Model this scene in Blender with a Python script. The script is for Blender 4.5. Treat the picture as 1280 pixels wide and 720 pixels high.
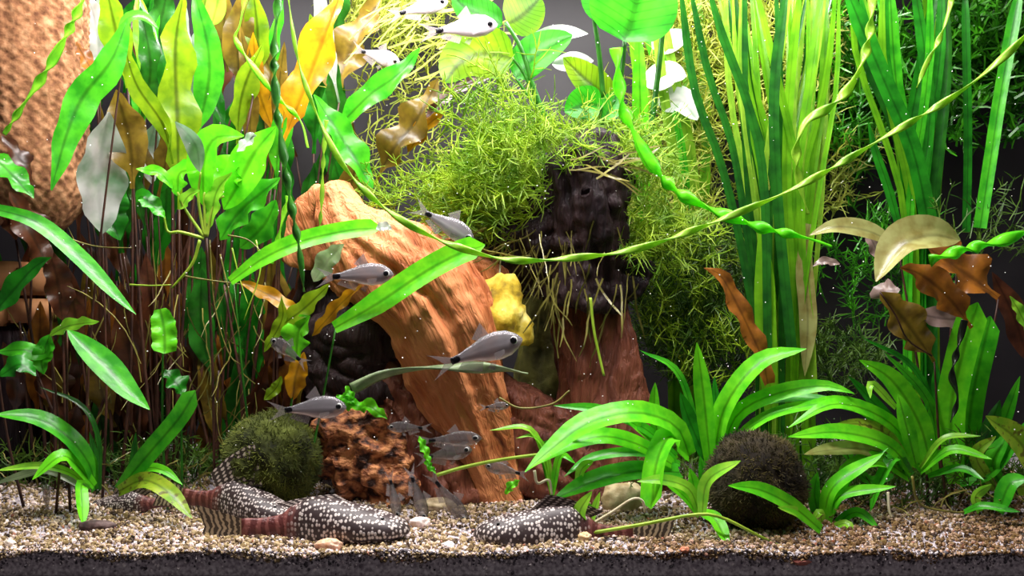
import bpy, bmesh, math, random
import numpy as np
from mathutils import Vector, Matrix, noise
for o in list(bpy.data.objects): bpy.data.objects.remove(o)
scene = bpy.context.scene
C = scene.collection
R = random.Random(7)
V = Vector
# ------------------------------------------------------------------ camera, world, lamps, exposure
CAMY, CAMZ, F = -0.70, 0.18, 1400.0          # camera 70 cm in front of the inner glass, metres
cd = bpy.data.cameras.new('camera'); cam = bpy.data.objects.new('camera', cd); C.objects.link(cam)
cam.location = (0, CAMY, CAMZ); cam.rotation_euler = (math.pi/2, 0, 0)
cd.sensor_width = 36; cd.lens = F/1280*36; cd.clip_start = 0.01; cd.clip_end = 20
scene.camera = cam
w = bpy.data.worlds.new('world'); scene.world = w; w.use_nodes = True
w.node_tree.nodes['Background'].inputs[0].default_value = (1.0, 0.84, 0.92, 1)
w.node_tree.nodes['Background'].inputs[1].default_value = 0.05
def area(name, loc, sx, sy, power, col):
    l = bpy.data.lights.new(name, 'AREA'); l.shape = 'RECTANGLE'; l.size = sx; l.size_y = sy
    l.energy = power; l.color = col
    o = bpy.data.objects.new(name, l); C.objects.link(o); o.location = loc
    return o
# the two LED bars of the tank's lamp, hung above the water
area('led_bar_front', (-0.02, 0.005, 0.50), 0.66, 0.05, 7.0, (1.0, 0.96, 0.95))
area('led_bar_rear', (-0.05, 0.20, 0.49), 0.62, 0.05, 5.2, (1.0, 0.96, 0.95))
# added fill light, unseen behind the viewer, to brighten front faces
fill_light = area('front_fill', (0.5, -1.5, 1.5), 0.9, 0.9, 3.4, (1.0, 0.9, 0.9))
fill_light.rotation_euler = (V((0, 0.05, 0.15))-fill_light.location).to_track_quat('-Z', 'Y').to_euler()
vs = scene.view_settings
vs.view_transform = 'Standard'; vs.look = 'None'; vs.exposure = 0.0; vs.gamma = 1.0; vs.use_curve_mapping = False

# ------------------------------------------------------------------ helpers
def P(px, py, y):
    d = y - CAMY
    return V(((px-640)*d/F, y, CAMZ-(py-360)*d/F))
def S(px, y): return px*(y-CAMY)/F
def ground(x, y):
    return 0.015 + 0.06*max(y, 0) + 0.0025*math.sin(x*23+y*31)*min(1, max(y, 0)/0.05) + 0.0012*math.sin(x*61-y*47)
def GY(py):
    k = py-360
    return max(0.0, (231-0.7*k)/(k+84))
def link(o, parent=None):
    C.objects.link(o)
    if parent is not None: o.parent = parent
    return o
def tag(o, label, cat, group=None, kind=None):
    o['label'] = label; o['category'] = cat
    if group: o['group'] = group
    if kind: o['kind'] = kind
    return o
def thing(name, label, cat, loc, group=None):
    o = bpy.data.objects.new(name, None); link(o); o.location = loc; o.empty_display_size = 0.01
    return tag(o, label, cat, group)
def meshobj(name, verts, faces, mat, parent=None, smooth=True, uvs=None, origin=None):
    """verts in world space; stored relative to the parent (or to origin)"""
    off = V(parent.location) if parent is not None else (V(origin) if origin is not None else V((0, 0, 0)))
    me = bpy.data.meshes.new(name)
    a = np.array([tuple(v) for v in verts], dtype=np.float64) - np.array(off)
    me.from_pydata(a.tolist(), [], faces)
    if uvs is not None:
        ul = me.uv_layers.new(name='UVMap')
        li = np.empty(len(me.loops), dtype=np.int32); me.loops.foreach_get('vertex_index', li)
        ul.data.foreach_set('uv', np.array(uvs, dtype=np.float32)[li].ravel())
    if smooth: me.polygons.foreach_set('use_smooth', [True]*len(me.polygons))
    me.materials.append(mat); me.update()
    o = bpy.data.objects.new(name, me); link(o, parent)
    if parent is None: o.location = off
    return o
def fast_mesh(name, verts, tris, mat, parent=None, smooth=False, origin=(0, 0, 0)):
    off = np.array(parent.location) if parent is not None else np.array(origin)
    verts = np.asarray(verts, dtype=np.float32) - off.astype(np.float32); tris = np.asarray(tris, dtype=np.int32)
    me = bpy.data.meshes.new(name); me.vertices.add(len(verts)); me.vertices.foreach_set('co', verts.ravel())
    n = len(tris); k = tris.shape[1]
    me.loops.add(n*k); me.loops.foreach_set('vertex_index', tris.ravel())
    me.polygons.add(n); me.polygons.foreach_set('loop_start', np.arange(0, n*k, k, dtype=np.int32))
    me.polygons.foreach_set('use_smooth', [smooth]*n)
    me.update(calc_edges=True); me.validate(); me.materials.append(mat)
    o = bpy.data.objects.new(name, me); link(o, parent)
    if parent is None: o.location = tuple(off)
    return o
def spline(pts, n):
    """Catmull-Rom through 3D points, n+1 samples evenly spread in parameter"""
    pts = [V(p) for p in pts]
    if len(pts) == 2: pts = [pts[0], (pts[0]+pts[1])/2, pts[1]]
    ex = [pts[0]*2-pts[1]] + pts + [pts[-1]*2-pts[-2]]
    fine = []
    for i in range(1, len(ex)-2):
        p0, p1, p2, p3 = ex[i-1:i+3]
        for j in range(12):
            t = j/12
            fine.append(0.5*((2*p1)+(p2-p0)*t+(2*p0-5*p1+4*p2-p3)*t*t+(3*p1-p0-3*p2+p3)*t**3))
    fine.append(pts[-1])
    L = [0]
    for a, b in zip(fine, fine[1:]): L.append(L[-1]+(b-a).length)
    out = []; k = 0
    for i in range(n+1):
        s = L[-1]*i/n
        while k < len(L)-2 and L[k+1] < s: k += 1
        t = (s-L[k])/max(1e-9, L[k+1]-L[k])
        out.append(fine[k].lerp(fine[k+1], min(1, max(0, t))))
    return out
def pts3(s, y0, y1):
    """'x,y x,y ...' photo pixels with a depth that runs from y0 to y1 along the line -> 3D points"""
    q = [tuple(float(c) for c in a.split(',')) for a in s.split()] if isinstance(s, str) else s
    n = len(q)-1
    return [P(a[0], a[1], a[2] if len(a) > 2 else y0+(y1-y0)*i/max(1, n)) for i, a in enumerate(q)]

# ------------------------------------------------------------------ materials
def newmat(name):
    m = bpy.data.materials.new(name); m.use_nodes = True
    nt = m.node_tree; nt.nodes.clear()
    return m, nt, nt.nodes.new('ShaderNodeOutputMaterial')
def N(nt, t, **kw):
    n = nt.nodes.new(t)
    for k, v in kw.items():
        if k in n.inputs: n.inputs[k].default_value = v
        else: setattr(n, k, v)
    return n
def ramp(nt, fac, stops):
    r = nt.nodes.new('ShaderNodeValToRGB'); e = r.color_ramp.elements
    while len(e) < len(stops): e.new(0.5)
    for q, (p, c) in zip(e, stops): q.position = p; q.color = (*c, 1)
    if fac is not None: nt.links.new(fac, r.inputs[0])
    return r
def leafmat(name, col, col2=None, trans=0.4, rough=0.3, rib=0.55, spec=0.5, scale=90, vein=0.0, blotch=None):
    """leaf blade: two-tone noise, midrib from the blade's own u, light shining through"""
    m, nt, out = newmat(name); L = nt.links.new
    col2 = col2 or tuple(c*0.6 for c in col)
    tc = N(nt, 'ShaderNodeTexCoord')
    nz = N(nt, 'ShaderNodeTexNoise', Scale=scale, Detail=3.0); L(tc.outputs['Object'], nz.inputs['Vector'])
    r = ramp(nt, nz.outputs['Fac'], [(0.35, col2), (0.62, col)])
    base = r.outputs[0]
    if blotch:
        n2 = N(nt, 'ShaderNodeTexNoise', Scale=scale*2.2, Detail=2.0); L(tc.outputs['Object'], n2.inputs['Vector'])
        f2 = N(nt, 'ShaderNodeMapRange'); L(n2.outputs['Fac'], f2.inputs[0]); f2.inputs[1].default_value = .56; f2.inputs[2].default_value = .66
        mb = N(nt, 'ShaderNodeMix', data_type='RGBA'); L(f2.outputs[0], mb.inputs[0]); L(base, mb.inputs[6]); mb.inputs[7].default_value = (*blotch, 1)
        base = mb.outputs[2]
    sp = N(nt, 'ShaderNodeSeparateXYZ'); L(tc.outputs['UV'], sp.inputs[0])
    a = N(nt, 'ShaderNodeMath', operation='SUBTRACT'); L(sp.outputs[0], a.inputs[0]); a.inputs[1].default_value = 0.5
    b = N(nt, 'ShaderNodeMath', operation='ABSOLUTE'); L(a.outputs[0], b.inputs[0])
    mr = N(nt, 'ShaderNodeMapRange'); L(b.outputs[0], mr.inputs[0])
    mr.inputs[1].default_value = 0.02; mr.inputs[2].default_value = 0.09; mr.inputs[3].default_value = rib; mr.inputs[4].default_value = 1.0
    fac = mr.outputs[0]
    if vein:
        k = N(nt, 'ShaderNodeMath', operation='MULTIPLY_ADD'); L(b.outputs[0], k.inputs[0]); k.inputs[1].default_value = -0.35; L(sp.outputs[1], k.inputs[2])
        s = N(nt, 'ShaderNodeMath', operation='MULTIPLY'); L(k.outputs[0], s.inputs[0]); s.inputs[1].default_value = 62.0
        si = N(nt, 'ShaderNodeMath', operation='SINE'); L(s.outputs[0], si.inputs[0])
        m2 = N(nt, 'ShaderNodeMapRange'); L(si.outputs[0], m2.inputs[0]); m2.inputs[1].default_value = .7; m2.inputs[2].default_value = 1; m2.inputs[3].default_value = 1; m2.inputs[4].default_value = 1-vein
        mm = N(nt, 'ShaderNodeMath', operation='MULTIPLY'); L(fac, mm.inputs[0]); L(m2.outputs[0], mm.inputs[1]); fac = mm.outputs[0]
    mx = N(nt, 'ShaderNodeMix', data_type='RGBA', blend_type='MULTIPLY'); mx.inputs[0].default_value = 1
    L(base, mx.inputs[6]); L(fac, mx.inputs[7])
    bs = N(nt, 'ShaderNodeBsdfPrincipled', Roughness=rough); L(mx.outputs[2], bs.inputs['Base Color'])
    bs.inputs['Specular IOR Level'].default_value = spec
    bp = N(nt, 'ShaderNodeBump', Strength=0.25, Distance=0.002); L(nz.outputs['Fac'], bp.inputs['Height']); L(bp.outputs[0], bs.inputs['Normal'])
    tr = N(nt, 'ShaderNodeBsdfTranslucent'); L(mx.outputs[2], tr.inputs['Color'])
    ms = N(nt, 'ShaderNodeMixShader'); ms.inputs[0].default_value = trans
    L(bs.outputs[0], ms.inputs[1]); L(tr.outputs[0], ms.inputs[2]); L(ms.outputs[0], out.inputs[0])
    return m
def plain(name, stops, scale=60, rough=0.6, bump=0.3, coords='Object', stretch=(1, 1, 1), spec=0.3, detail=5.0, dist=0.002, island=False):
    m, nt, out = newmat(name); L = nt.links.new
    tc = N(nt, 'ShaderNodeTexCoord'); mp = N(nt, 'ShaderNodeMapping'); L(tc.outputs[coords], mp.inputs[0]); mp.inputs['Scale'].default_value = stretch
    nz = N(nt, 'ShaderNodeTexNoise', Scale=scale, Detail=detail); L(mp.outputs[0], nz.inputs['Vector'])
    fac = nz.outputs['Fac']
    if island:
        g = N(nt, 'ShaderNodeNewGeometry'); fac = g.outputs['Random Per Island']
    r = ramp(nt, fac, stops)
    bs = N(nt, 'ShaderNodeBsdfPrincipled', Roughness=rough); L(r.outputs[0], bs.inputs['Base Color'])
    bs.inputs['Specular IOR Level'].default_value = spec
    if bump:
        bp = N(nt, 'ShaderNodeBump', Strength=bump, Distance=dist); L(nz.outputs['Fac'], bp.inputs['Height']); L(bp.outputs[0], bs.inputs['Normal'])
    L(bs.outputs[0], out.inputs[0])
    return m
M = {}
M['green'] = leafmat('leaf_green', (.085, .56, .018), (.03, .34, .012))
M['bright'] = leafmat('leaf_bright_green', (.20, .82, .02), (.09, .60, .014), trans=.45, spec=.35)
M['lime'] = leafmat('leaf_lime', (.38, .80, .05), (.20, .62, .03), trans=.45)
M['olive'] = leafmat('leaf_olive_yellow', (.24, .40, .010), (.13, .27, .008), trans=.5, rib=.4)
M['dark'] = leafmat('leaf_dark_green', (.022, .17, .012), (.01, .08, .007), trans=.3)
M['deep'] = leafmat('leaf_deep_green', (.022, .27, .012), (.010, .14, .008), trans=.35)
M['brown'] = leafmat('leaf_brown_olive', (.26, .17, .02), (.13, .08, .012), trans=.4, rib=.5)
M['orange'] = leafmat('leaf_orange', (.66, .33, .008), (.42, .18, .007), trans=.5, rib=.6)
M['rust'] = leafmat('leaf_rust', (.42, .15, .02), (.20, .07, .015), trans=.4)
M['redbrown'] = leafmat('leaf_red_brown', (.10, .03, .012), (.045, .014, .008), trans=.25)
M['pale'] = leafmat('leaf_pale_highlight', (.52, .52, .50), (.16, .28, .16), trans=.35, rough=.25, spec=.8, rib=.8, scale=45)  # white lamp highlights put into the leaf colour
M['greygreen'] = leafmat('leaf_grey_green', (.30, .38, .20), (.17, .24, .11), trans=.3, rib=.8)
M['tan'] = leafmat('leaf_tan_olive', (.40, .40, .14), (.26, .22, .06), trans=.35, rib=.7)
M['mauve'] = leafmat('leaf_mauve_grey', (.26, .18, .16), (.16, .11, .09), trans=.2)
M['spotted'] = leafmat('leaf_spotted_yellow_green', (.42, .58, .04), (.2, .45, .02), trans=.45, blotch=(.16, .16, .02))
M['anubias'] = leafmat('leaf_anubias', (.05, .42, .012), (.02, .24, .008), trans=.45, spec=.3, vein=.3, rib=.5, scale=50)
M['anubias_yellow'] = leafmat('leaf_anubias_yellow', (.28, .46, .012), (.10, .28, .008), trans=.5, spec=.3, vein=.35, rib=.45, scale=40)
M['valis'] = leafmat('leaf_vallisneria', (.20, .52, .015), (.10, .34, .01), trans=.45, rib=.8, scale=60)
M['valis_dark'] = leafmat('leaf_vallisneria_dark', (.02, .15, .012), (.01, .08, .01), trans=.3, rib=.8)
M['valis_lime'] = leafmat('leaf_vallisneria_lime', (.36, .60, .05), (.2, .42, .03), trans=.5, rib=.85)
M['stem_green'] = leafmat('stem_green', (.03, .17, .012), (.015, .09, .01), trans=.1, rib=1)
M['stem_lime'] = leafmat('stem_lime', (.42, .60, .06), (.28, .45, .03), trans=.3, rib=1)
M['stem_brown'] = plain('stem_brown', [(.35, (.022, .008, .006)), (.7, (.075, .028, .016))], 80, .5, .2)
M['root'] = plain('root_cream', [(.3, (.42, .36, .2)), (.7, (.75, .66, .5))], 60, .6, .2)
M['root_olive'] = leafmat('root_olive', (.30, .27, .06), (.14, .12, .03), trans=.3, rib=1)
M['moss'] = leafmat('moss_yellow_green', (.40, .56, .03), (.16, .34, .015), trans=.45, rib=1, rough=.5, scale=50)
M['moss_pale'] = leafmat('moss_pale', (.60, .62, .12), (.34, .44, .04), trans=.5, rib=1, rough=.5, scale=40)
M['moss_dark'] = leafmat('moss_dark', (.10, .20, .015), (.03, .09, .01), trans=.35, rib=1, rough=.5, scale=40)
M['weed'] = leafmat('waterweed_green', (.08, .40, .012), (.025, .2, .008), trans=.4, rib=1, scale=50)
M['blackalga'] = leafmat('black_alga', (.012, .02, .01), (.004, .008, .004), trans=.05, rib=1)

# ------------------------------------------------------------------ leaf and stem builders
def prof(kind, t):
    if kind == 'lance':                                   # petiole then lanceolate blade
        if t < 0.16: return 0.14
        s = (t-0.16)/0.84; return max(0.03, 0.14*(1-s)+math.sin(math.pi*s**0.8)**0.75*0.97) if s < 1 else 0.02
    if kind == 'strap':                                   # grass-like, tapering over its last third
        return (0.62+0.38*min(1, t/0.35))*(1 if t < 0.6 else max(0.03, math.cos((t-0.6)/0.4*math.pi/2)**0.8))
    if kind == 'ribbon': return 1.0 if t < 0.9 else max(.3, (1-t)/0.1)
    if kind == 'blunt':  return (0.5+0.5*min(1, t/0.3))*(1 if t < 0.9 else max(0.05, math.sqrt(max(0, 1-((t-0.9)/0.1)**2))))
    if kind == 'blade':                                   # no petiole, pointed at both ends
        return max(0.04, math.sin(math.pi*min(1, max(0, t))**0.9)**0.8)
    if kind == 'round':                                   # broad egg-shaped blade
        return max(0.03, math.sin(math.pi*min(1, t)**0.72)**0.6)
    return 1.0
def leaf(parent, s, wpx, mat, y0, y1=None, kind='lance', roll=None, wave=0.0, fold=0.25, n=None, name='leaf', twist=0.0):
    y1 = y0 if y1 is None else y1
    p = pts3(s, y0, y1)
    Lpx = sum((b-a).length for a, b in zip(p, p[1:]))
    n = n or (18 if wave or kind == 'lance' else 14)
    c = spline(p, n)
    chord = c[-1]-c[0]
    if roll is None: roll = R.uniform(20, 45) if abs(chord.x) > 0.35*abs(chord.z) else R.uniform(-35, 35)
    hor = abs(chord.x)/max(1e-6, chord.length)
    sgn = (1 if chord.x >= 0 else -1) if hor > 0.25 else 1
    rr = math.radians(roll)*sgn
    cols = (-1, -.5, 0, .5, 1)
    hw0 = S(wpx, (y0+y1)/2)/2/max(0.6, math.cos(rr))
    ph = R.uniform(0, 6.28); fr = R.uniform(4.5, 6.5)*max(1, Lpx/S(wpx, y0)/5)
    vs_, uv, fs = [], [], []
    for i, q in enumerate(c):
        t = i/n
        T = (c[min(n, i+1)]-c[max(0, i-1)]).normalized()
        view = (q-V((0, CAMY, CAMZ))).normalized()
        W = T.cross(view)
        if W.length < 1e-4: W = V((1, 0, 0))
        W.normalize(); Nn = T.cross(W).normalized()
        if Nn.dot(view) > 0: Nn = -Nn                     # face the viewer's side
        a = rr+twist*t
        # turn the blade about its own axis so that its face looks up a little
        rot = Matrix.Rotation(-a, 3, T)
        W2, N2 = rot @ W, rot @ Nn
        hw = hw0*prof(kind, t)
        for u in cols:
            e = abs(u)
            wv = wave*hw0*math.sin(fr*t*6.28/2+ph+(1.3 if u > 0 else 0))*e*e*min(1, prof(kind, t)*1.3)
            wo = 1+0.14*wave*math.sin(fr*t*6.28*.8+ph*2+(2 if u > 0 else 0))*e
            vs_.append(q+W2*(u*hw*wo)+N2*(fold*hw*(e-.4)+wv)); uv.append((u*.5+.5, t))
    k = len(cols)
    for i in range(n):
        for j in range(k-1):
            fs.append((i*k+j, i*k+j+1, (i+1)*k+j+1, (i+1)*k+j))
    return meshobj(name, vs_, fs, mat if not isinstance(mat, str) else M[mat], parent, uvs=uv)
def tube_geo(c, r0, r1=None, sides=6, bumps=None):
    r1 = r0 if r1 is None else r1
    n = len(c)-1; vs_, fs, uv = [], [], []
    up = V((0.3, 1, 0.2)).normalized()
    for i, q in enumerate(c):
        t = i/n; T = (c[min(n, i+1)]-c[max(0, i-1)]).normalized()
        a = T.cross(up).normalized(); b = T.cross(a)
        r = r0+(r1-r0)*t
        if bumps: r *= bumps(i, t)
        for j in range(sides):
            th = 2*math.pi*j/sides
            vs_.append(q+(a*math.cos(th)+b*math.sin(th))*r); uv.append((j/sides, t))
    for i in range(n):
        for j in range(sides):
            j2 = (j+1) % sides
            fs.append((i*sides+j, i*sides+j2, (i+1)*sides+j2, (i+1)*sides+j))
    fs.append(tuple(range(sides))[::-1]); fs.append(tuple(range(n*sides, (n+1)*sides)))
    return vs_, fs, uv
def stem(parent, s, dpx, mat, y0, y1=None, name='stem', d1=None, n=14, sides=6):
    y1 = y0 if y1 is None else y1
    c = spline(pts3(s, y0, y1), n)
    g = tube_geo(c, S(dpx, y0)/2, S(dpx if d1 is None else d1, y1)/2, sides)
    return meshobj(name, g[0], g[1], M[mat] if isinstance(mat, str) else mat, parent, uvs=g[2])
class Needles:
    """collects very fine sprigs (kind stuff): three-sided hair-thin tubes"""
    def __init__(s): s.v = []; s.f = []
    def hair(s, pts, r):
        n = len(pts); b = len(s.v)
        for i, q in enumerate(pts):
            T = (pts[min(n-1, i+1)]-pts[max(0, i-1)]); T.normalize()
            a = T.cross(V((.31, .9, .3))); a.normalize(); c = T.cross(a)
            rr = r*(1 if i < n-1 else .4)
            for th in (0, 2.094, 4.189):
                s.v.append(q+(a*math.cos(th)+c*math.sin(th))*rr)
        for i in range(n-1):
            for j in range(3):
                j2 = (j+1) % 3; s.f.append((b+i*3+j, b+i*3+j2, b+i*3+3+j2, b+i*3+3+j))
    def rnd(s): return V((R.gauss(0, 1), R.gauss(0, 1), R.gauss(0, 1))).normalized()
    def curve(s, p, d, L, k=3, bend=.35):
        out = [p.copy()]; d = d.normalized()
        for i in range(k):
            d = (d+s.rnd()*bend).normalized(); p = p+d*(L/k); out.append(p.copy())
        return out
    def sprigs(s, cx, cy, rx, ry, ya, yb, count, slen, nlen, per, dirn=(0, 0, 1), spread=.8, r=.55, bend=.3):
        for _ in range(count):
            while True:
                u, v = R.uniform(-1, 1), R.uniform(-1, 1)
                if u*u+v*v < 1: break
            y = R.uniform(ya, yb); p = P(cx+u*rx, cy+v*ry, y)
            c = s.curve(p, V(dirn)+s.rnd()*spread, S(slen*R.uniform(.6, 1.3), y), 5, bend)
            s.hair(c, S(r*1.2, y))
            for _k in range(per):
                t = R.uniform(0.1, 1)*5; i = min(4, int(t)); q = c[i].lerp(c[i+1], t-i)
                T = (c[i+1]-c[i]).normalized()
                d = (s.rnd()+T*.5)
                s.hair(s.curve(q, d, S(nlen*R.uniform(.5, 1.2), y), 2, .25), S(r, y))
    def strands(s, cx, cy, rx, ry, ya, yb, count, slen, dirn=(0, 0, -1), spread=.3, r=.6, bend=.2, k=6):
        for _ in range(count):
            u, v = R.uniform(-1, 1), R.uniform(-1, 1); y = R.uniform(ya, yb)
            s.hair(s.curve(P(cx+u*rx, cy+v*ry, y), V(dirn)+s.rnd()*spread, S(slen*R.uniform(.5, 1.3), y), k, bend), S(r*R.uniform(.7, 1.4), y))
    def build(s, name, mat, parent=None, origin=(0, 0, 0)):
        return fast_mesh(name, [tuple(a) for a in s.v], s.f, M[mat], parent, False, origin)
def loft(c, hw, hh, k=16, up=V((0, 0, 1)), flat=1.0, side=None):
    """rings of half-width hw (sideways) and half-height hh (along up) round the centres c; flat squashes the underside"""
    vs_, fs, uv = [], [], []; n = len(c)-1
    for i, q in enumerate(c):
        T = (c[min(n, i+1)]-c[max(0, i-1)]).normalized()
        a = T.cross(up).normalized(); b = a.cross(T).normalized()
        for j in range(k):
            th = 2*math.pi*j/k; sn = math.sin(th)
            vs_.append(q+a*math.cos(th)*hw[i]+b*sn*hh[i]*(1 if sn > 0 else flat)); uv.append((i/n, .5+.5*sn))
    for i in range(n):
        for j in range(k):
            j2 = (j+1) % k
            fs.append((i*k+j, (i+1)*k+j, (i+1)*k+j2, i*k+j2))
    fs.append(tuple(range(k))); fs.append(tuple(range(n*k, (n+1)*k))[::-1])
    return vs_, fs, uv
def interp(tab, t):
    for (a, va), (b, vb) in zip(tab, tab[1:]):
        if t <= b: 
            s = (t-a)/(b-a); s = s*s*(3-2*s)*.5+s*.5
            return va+(vb-va)*s
    return tab[-1][1]

# ------------------------------------------------------------------ the tank: floor, walls
def struct(name, verts, faces, mat):
    o = meshobj(name, verts, faces, mat, smooth=False); o['kind'] = 'structure'; return o
def slab(name, x0, x1, y0, y1, z0, z1, mat):
    v = [V((x, y, z)) for z in (z0, z1) for y in (y0, y1) for x in (x0, x1)]
    return struct(name, v, [(0, 2, 3, 1), (4, 5, 7, 6), (0, 1, 5, 4), (2, 6, 7, 3), (0, 4, 6, 2), (1, 3, 7, 5)], mat)
XW, YB = 0.62, 0.37
M['backwall'] = plain('tank_back', [(.3, (.020, .017, .021)), (.7, (.034, .030, .035))], 14, .5, .1)
M['tankside'] = plain('tank_side', [(.3, (.05, .055, .05)), (.7, (.08, .085, .08))], 20, .4, .1)
slab('floor', -XW, XW, -0.004, YB, -0.008, 0.0, M['tankside'])
slab('wall_back', -XW, XW, YB, YB+.008, -0.008, 0.50, M['backwall'])
slab('wall_left', -XW-.008, -XW, -0.004, YB+.008, -0.008, 0.50, M['tankside'])
slab('wall_right', XW, XW+.008, -0.004, YB+.008, -0.008, 0.50, M['tankside'])

# ------------------------------------------------------------------ gravel
M['bed'] = plain('bed_soil', [(.35, (.26, .22, .25)), (.5, (.45, .40, .43)), (.68, (.66, .6, .63))], 420, .9, .5)
M['pebbles'] = plain('gravel_grains', [(.0, (.03, .018, .012)), (.18, (.11, .065, .03)), (.36, (.30, .21, .085)), (.52, (.54, .40, .24)), (.66, (.24, .17, .055)), (.82, (.66, .50, .42)), (.95, (.90, .78, .74)), (1, (.45, .16, .08))], 60, .55, 0, island=True)
M['darkgrains'] = plain('dark_grains', [(.0, (.03, .025, .032)), (.3, (.10, .085, .10)), (.5, (.3, .26, .29)), (.75, (.6, .54, .56)), (1, (.9, .82, .8))], 60, .5, 0, island=True)
bed = thing('gravel_bed', 'pale speckled gravel covering the tank bottom over a dark soil layer', 'gravel', (0, 0, 0)); bed['kind'] = 'stuff'
nx, ny = 160, 48
vv, ff = [], []
for j in range(ny+1):
    for i in range(nx+1):
        x = -XW+.001+(2*XW-.002)*i/nx; y = .0005+(YB-.001)*j/ny
        vv.append(V((x, y, ground(x, y)-.0008)))
for j in range(ny):
    for i in range(nx):
        a = j*(nx+1)+i; ff.append((a, a+1, a+nx+2, a+nx+1))
b0 = len(vv)
for i in range(nx+1): vv.append(V((vv[i].x, .0005, .0)))
for i in range(nx): ff.append((b0+i, b0+i+1, i+1, i))
so = meshobj('soil', vv, ff, M['bed'], bed, smooth=False); so['kind'] = 'stuff'
def shade_tint(m):  # browner towards the right: shade on the gravel put into the grain colour
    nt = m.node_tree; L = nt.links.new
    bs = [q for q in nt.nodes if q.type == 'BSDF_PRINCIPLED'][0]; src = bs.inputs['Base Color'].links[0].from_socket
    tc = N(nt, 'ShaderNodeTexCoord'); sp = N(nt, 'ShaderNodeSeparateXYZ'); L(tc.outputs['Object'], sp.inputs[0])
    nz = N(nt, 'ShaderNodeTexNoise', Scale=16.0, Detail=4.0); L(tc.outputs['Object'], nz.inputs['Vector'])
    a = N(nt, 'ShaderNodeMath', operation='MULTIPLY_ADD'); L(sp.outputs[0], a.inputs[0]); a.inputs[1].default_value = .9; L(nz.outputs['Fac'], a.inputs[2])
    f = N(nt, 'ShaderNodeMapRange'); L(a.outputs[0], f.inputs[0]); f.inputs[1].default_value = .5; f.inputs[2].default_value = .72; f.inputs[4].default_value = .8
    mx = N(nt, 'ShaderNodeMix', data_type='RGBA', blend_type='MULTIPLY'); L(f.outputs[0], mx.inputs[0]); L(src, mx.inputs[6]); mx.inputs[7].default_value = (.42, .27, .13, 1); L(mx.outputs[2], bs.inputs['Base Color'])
shade_tint(M['pebbles'])
def grains(name, pts, rad, mat, seed):
    rng = np.random.default_rng(seed); n = len(pts)
    bm = bmesh.new(); bmesh.ops.create_icosphere(bm, subdivisions=1, radius=1)
    bv = np.array([tuple(v.co) for v in bm.verts]); bf = np.array([[v.index for v in f.verts] for f in bm.faces]); bm.free()
    q = rng.normal(size=(n, 4)); q /= np.linalg.norm(q, axis=1)[:, None]
    w_, x_, y_, z_ = q.T
    Rm = np.stack([1-2*(y_*y_+z_*z_), 2*(x_*y_-w_*z_), 2*(x_*z_+w_*y_), 2*(x_*y_+w_*z_), 1-2*(x_*x_+z_*z_), 2*(y_*z_-w_*x_), 2*(x_*z_-w_*y_), 2*(y_*z_+w_*x_), 1-2*(x_*x_+y_*y_)], 1).reshape(n, 3, 3)
    sc = rng.uniform(.55, 1.15, size=(n, 1, 3))*rad[:, None, None]
    vv = np.einsum('nij,nkj->nki', Rm, bv[None]*sc*rng.uniform(.85, 1.15, size=(n, len(bv), 1)))+pts[:, None, :]
    fa = (bf[None]+(np.arange(n)*len(bv))[:, None, None]).reshape(-1, 3)
    o = fast_mesh(name, vv.reshape(-1, 3), fa, mat, bed, False); o['kind'] = 'stuff'
    return o
rng = np.random.default_rng(3)
n = 44000
gy = np.abs(rng.beta(1.0, 2.0, n))*0.365+.0008; gx = np.where(np.arange(n) < 30000, rng.uniform(-1, 1, n)*(0.34+.33*gy), rng.uniform(-.618, .618, n))
gz = np.array([ground(a, b) for a, b in zip(gx, gy)])
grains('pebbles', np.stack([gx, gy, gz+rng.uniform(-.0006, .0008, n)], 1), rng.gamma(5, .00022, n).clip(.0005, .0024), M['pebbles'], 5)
n = 4800                                                     # grains pressed against the front pane
gx = rng.uniform(-.34, .34, n); top = np.array([ground(a, 0) for a in gx])
gz = top+.0006-np.abs(rng.normal(0, .0046, n))
grains('dark_grains', np.stack([gx, rng.uniform(.0, .0014, n), gz.clip(.001)], 1), rng.uniform(.0005, .0014, n), M['darkgrains'], 6)

n = 2600
gx = rng.uniform(-.34, .34, n); dip = np.array([max(0, .010*(noise.noise(V((a*22, 3, 1)))+.5*noise.noise(V((a*70, 1, 1)))+.3)) for a in gx])
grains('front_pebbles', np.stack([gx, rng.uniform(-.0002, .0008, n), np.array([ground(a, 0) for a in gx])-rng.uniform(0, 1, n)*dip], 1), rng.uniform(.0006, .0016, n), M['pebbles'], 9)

def pebble(px, py, rpx, stops, label, name='pebble', cat='pebble', sq=(1, .8, .7), seed=0, y=None, rough=.6, lump=.25, group=None):
    y = GY(py) if y is None else y
    c = P(px, py, y); r = S(rpx, y)
    if abs(c.z-ground(c.x, y)) < .004: c.z = ground(c.x, y)+.45*r*sq[2]
    bm = bmesh.new(); bmesh.ops.create_icosphere(bm, subdivisions=4, radius=1)
    vv = []
    for v in bm.verts:
        d = v.co.normalized(); f = 1+lump*noise.noise(d*1.6+V((seed*3.1, 1, 2)))+lump*.45*noise.noise(d*4+V((seed, 7, 2)))+lump*.2*noise.noise(d*10+V((seed, 1, 2)))
        vv.append(c+V((d.x*sq[0], d.y*sq[1], d.z*sq[2]))*r*f)
    ff = [tuple(v.index for v in f.verts) for f in bm.faces]; bm.free()
    z0 = min(v.z for v in vv)
    o = meshobj(name, vv, ff, plain(name+'_mat', stops, 1.7/r, rough, .8, dist=r*.12), origin=c)
    return tag(o, label, cat, group)
pebble(525, 659, 11, [(.3, (.85, .62, .55)), (.7, (.95, .85, .8))], 'pinkish white pebble in front of the spotted catfish snout', seed=1, sq=(1.1, .8, .8))
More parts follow.
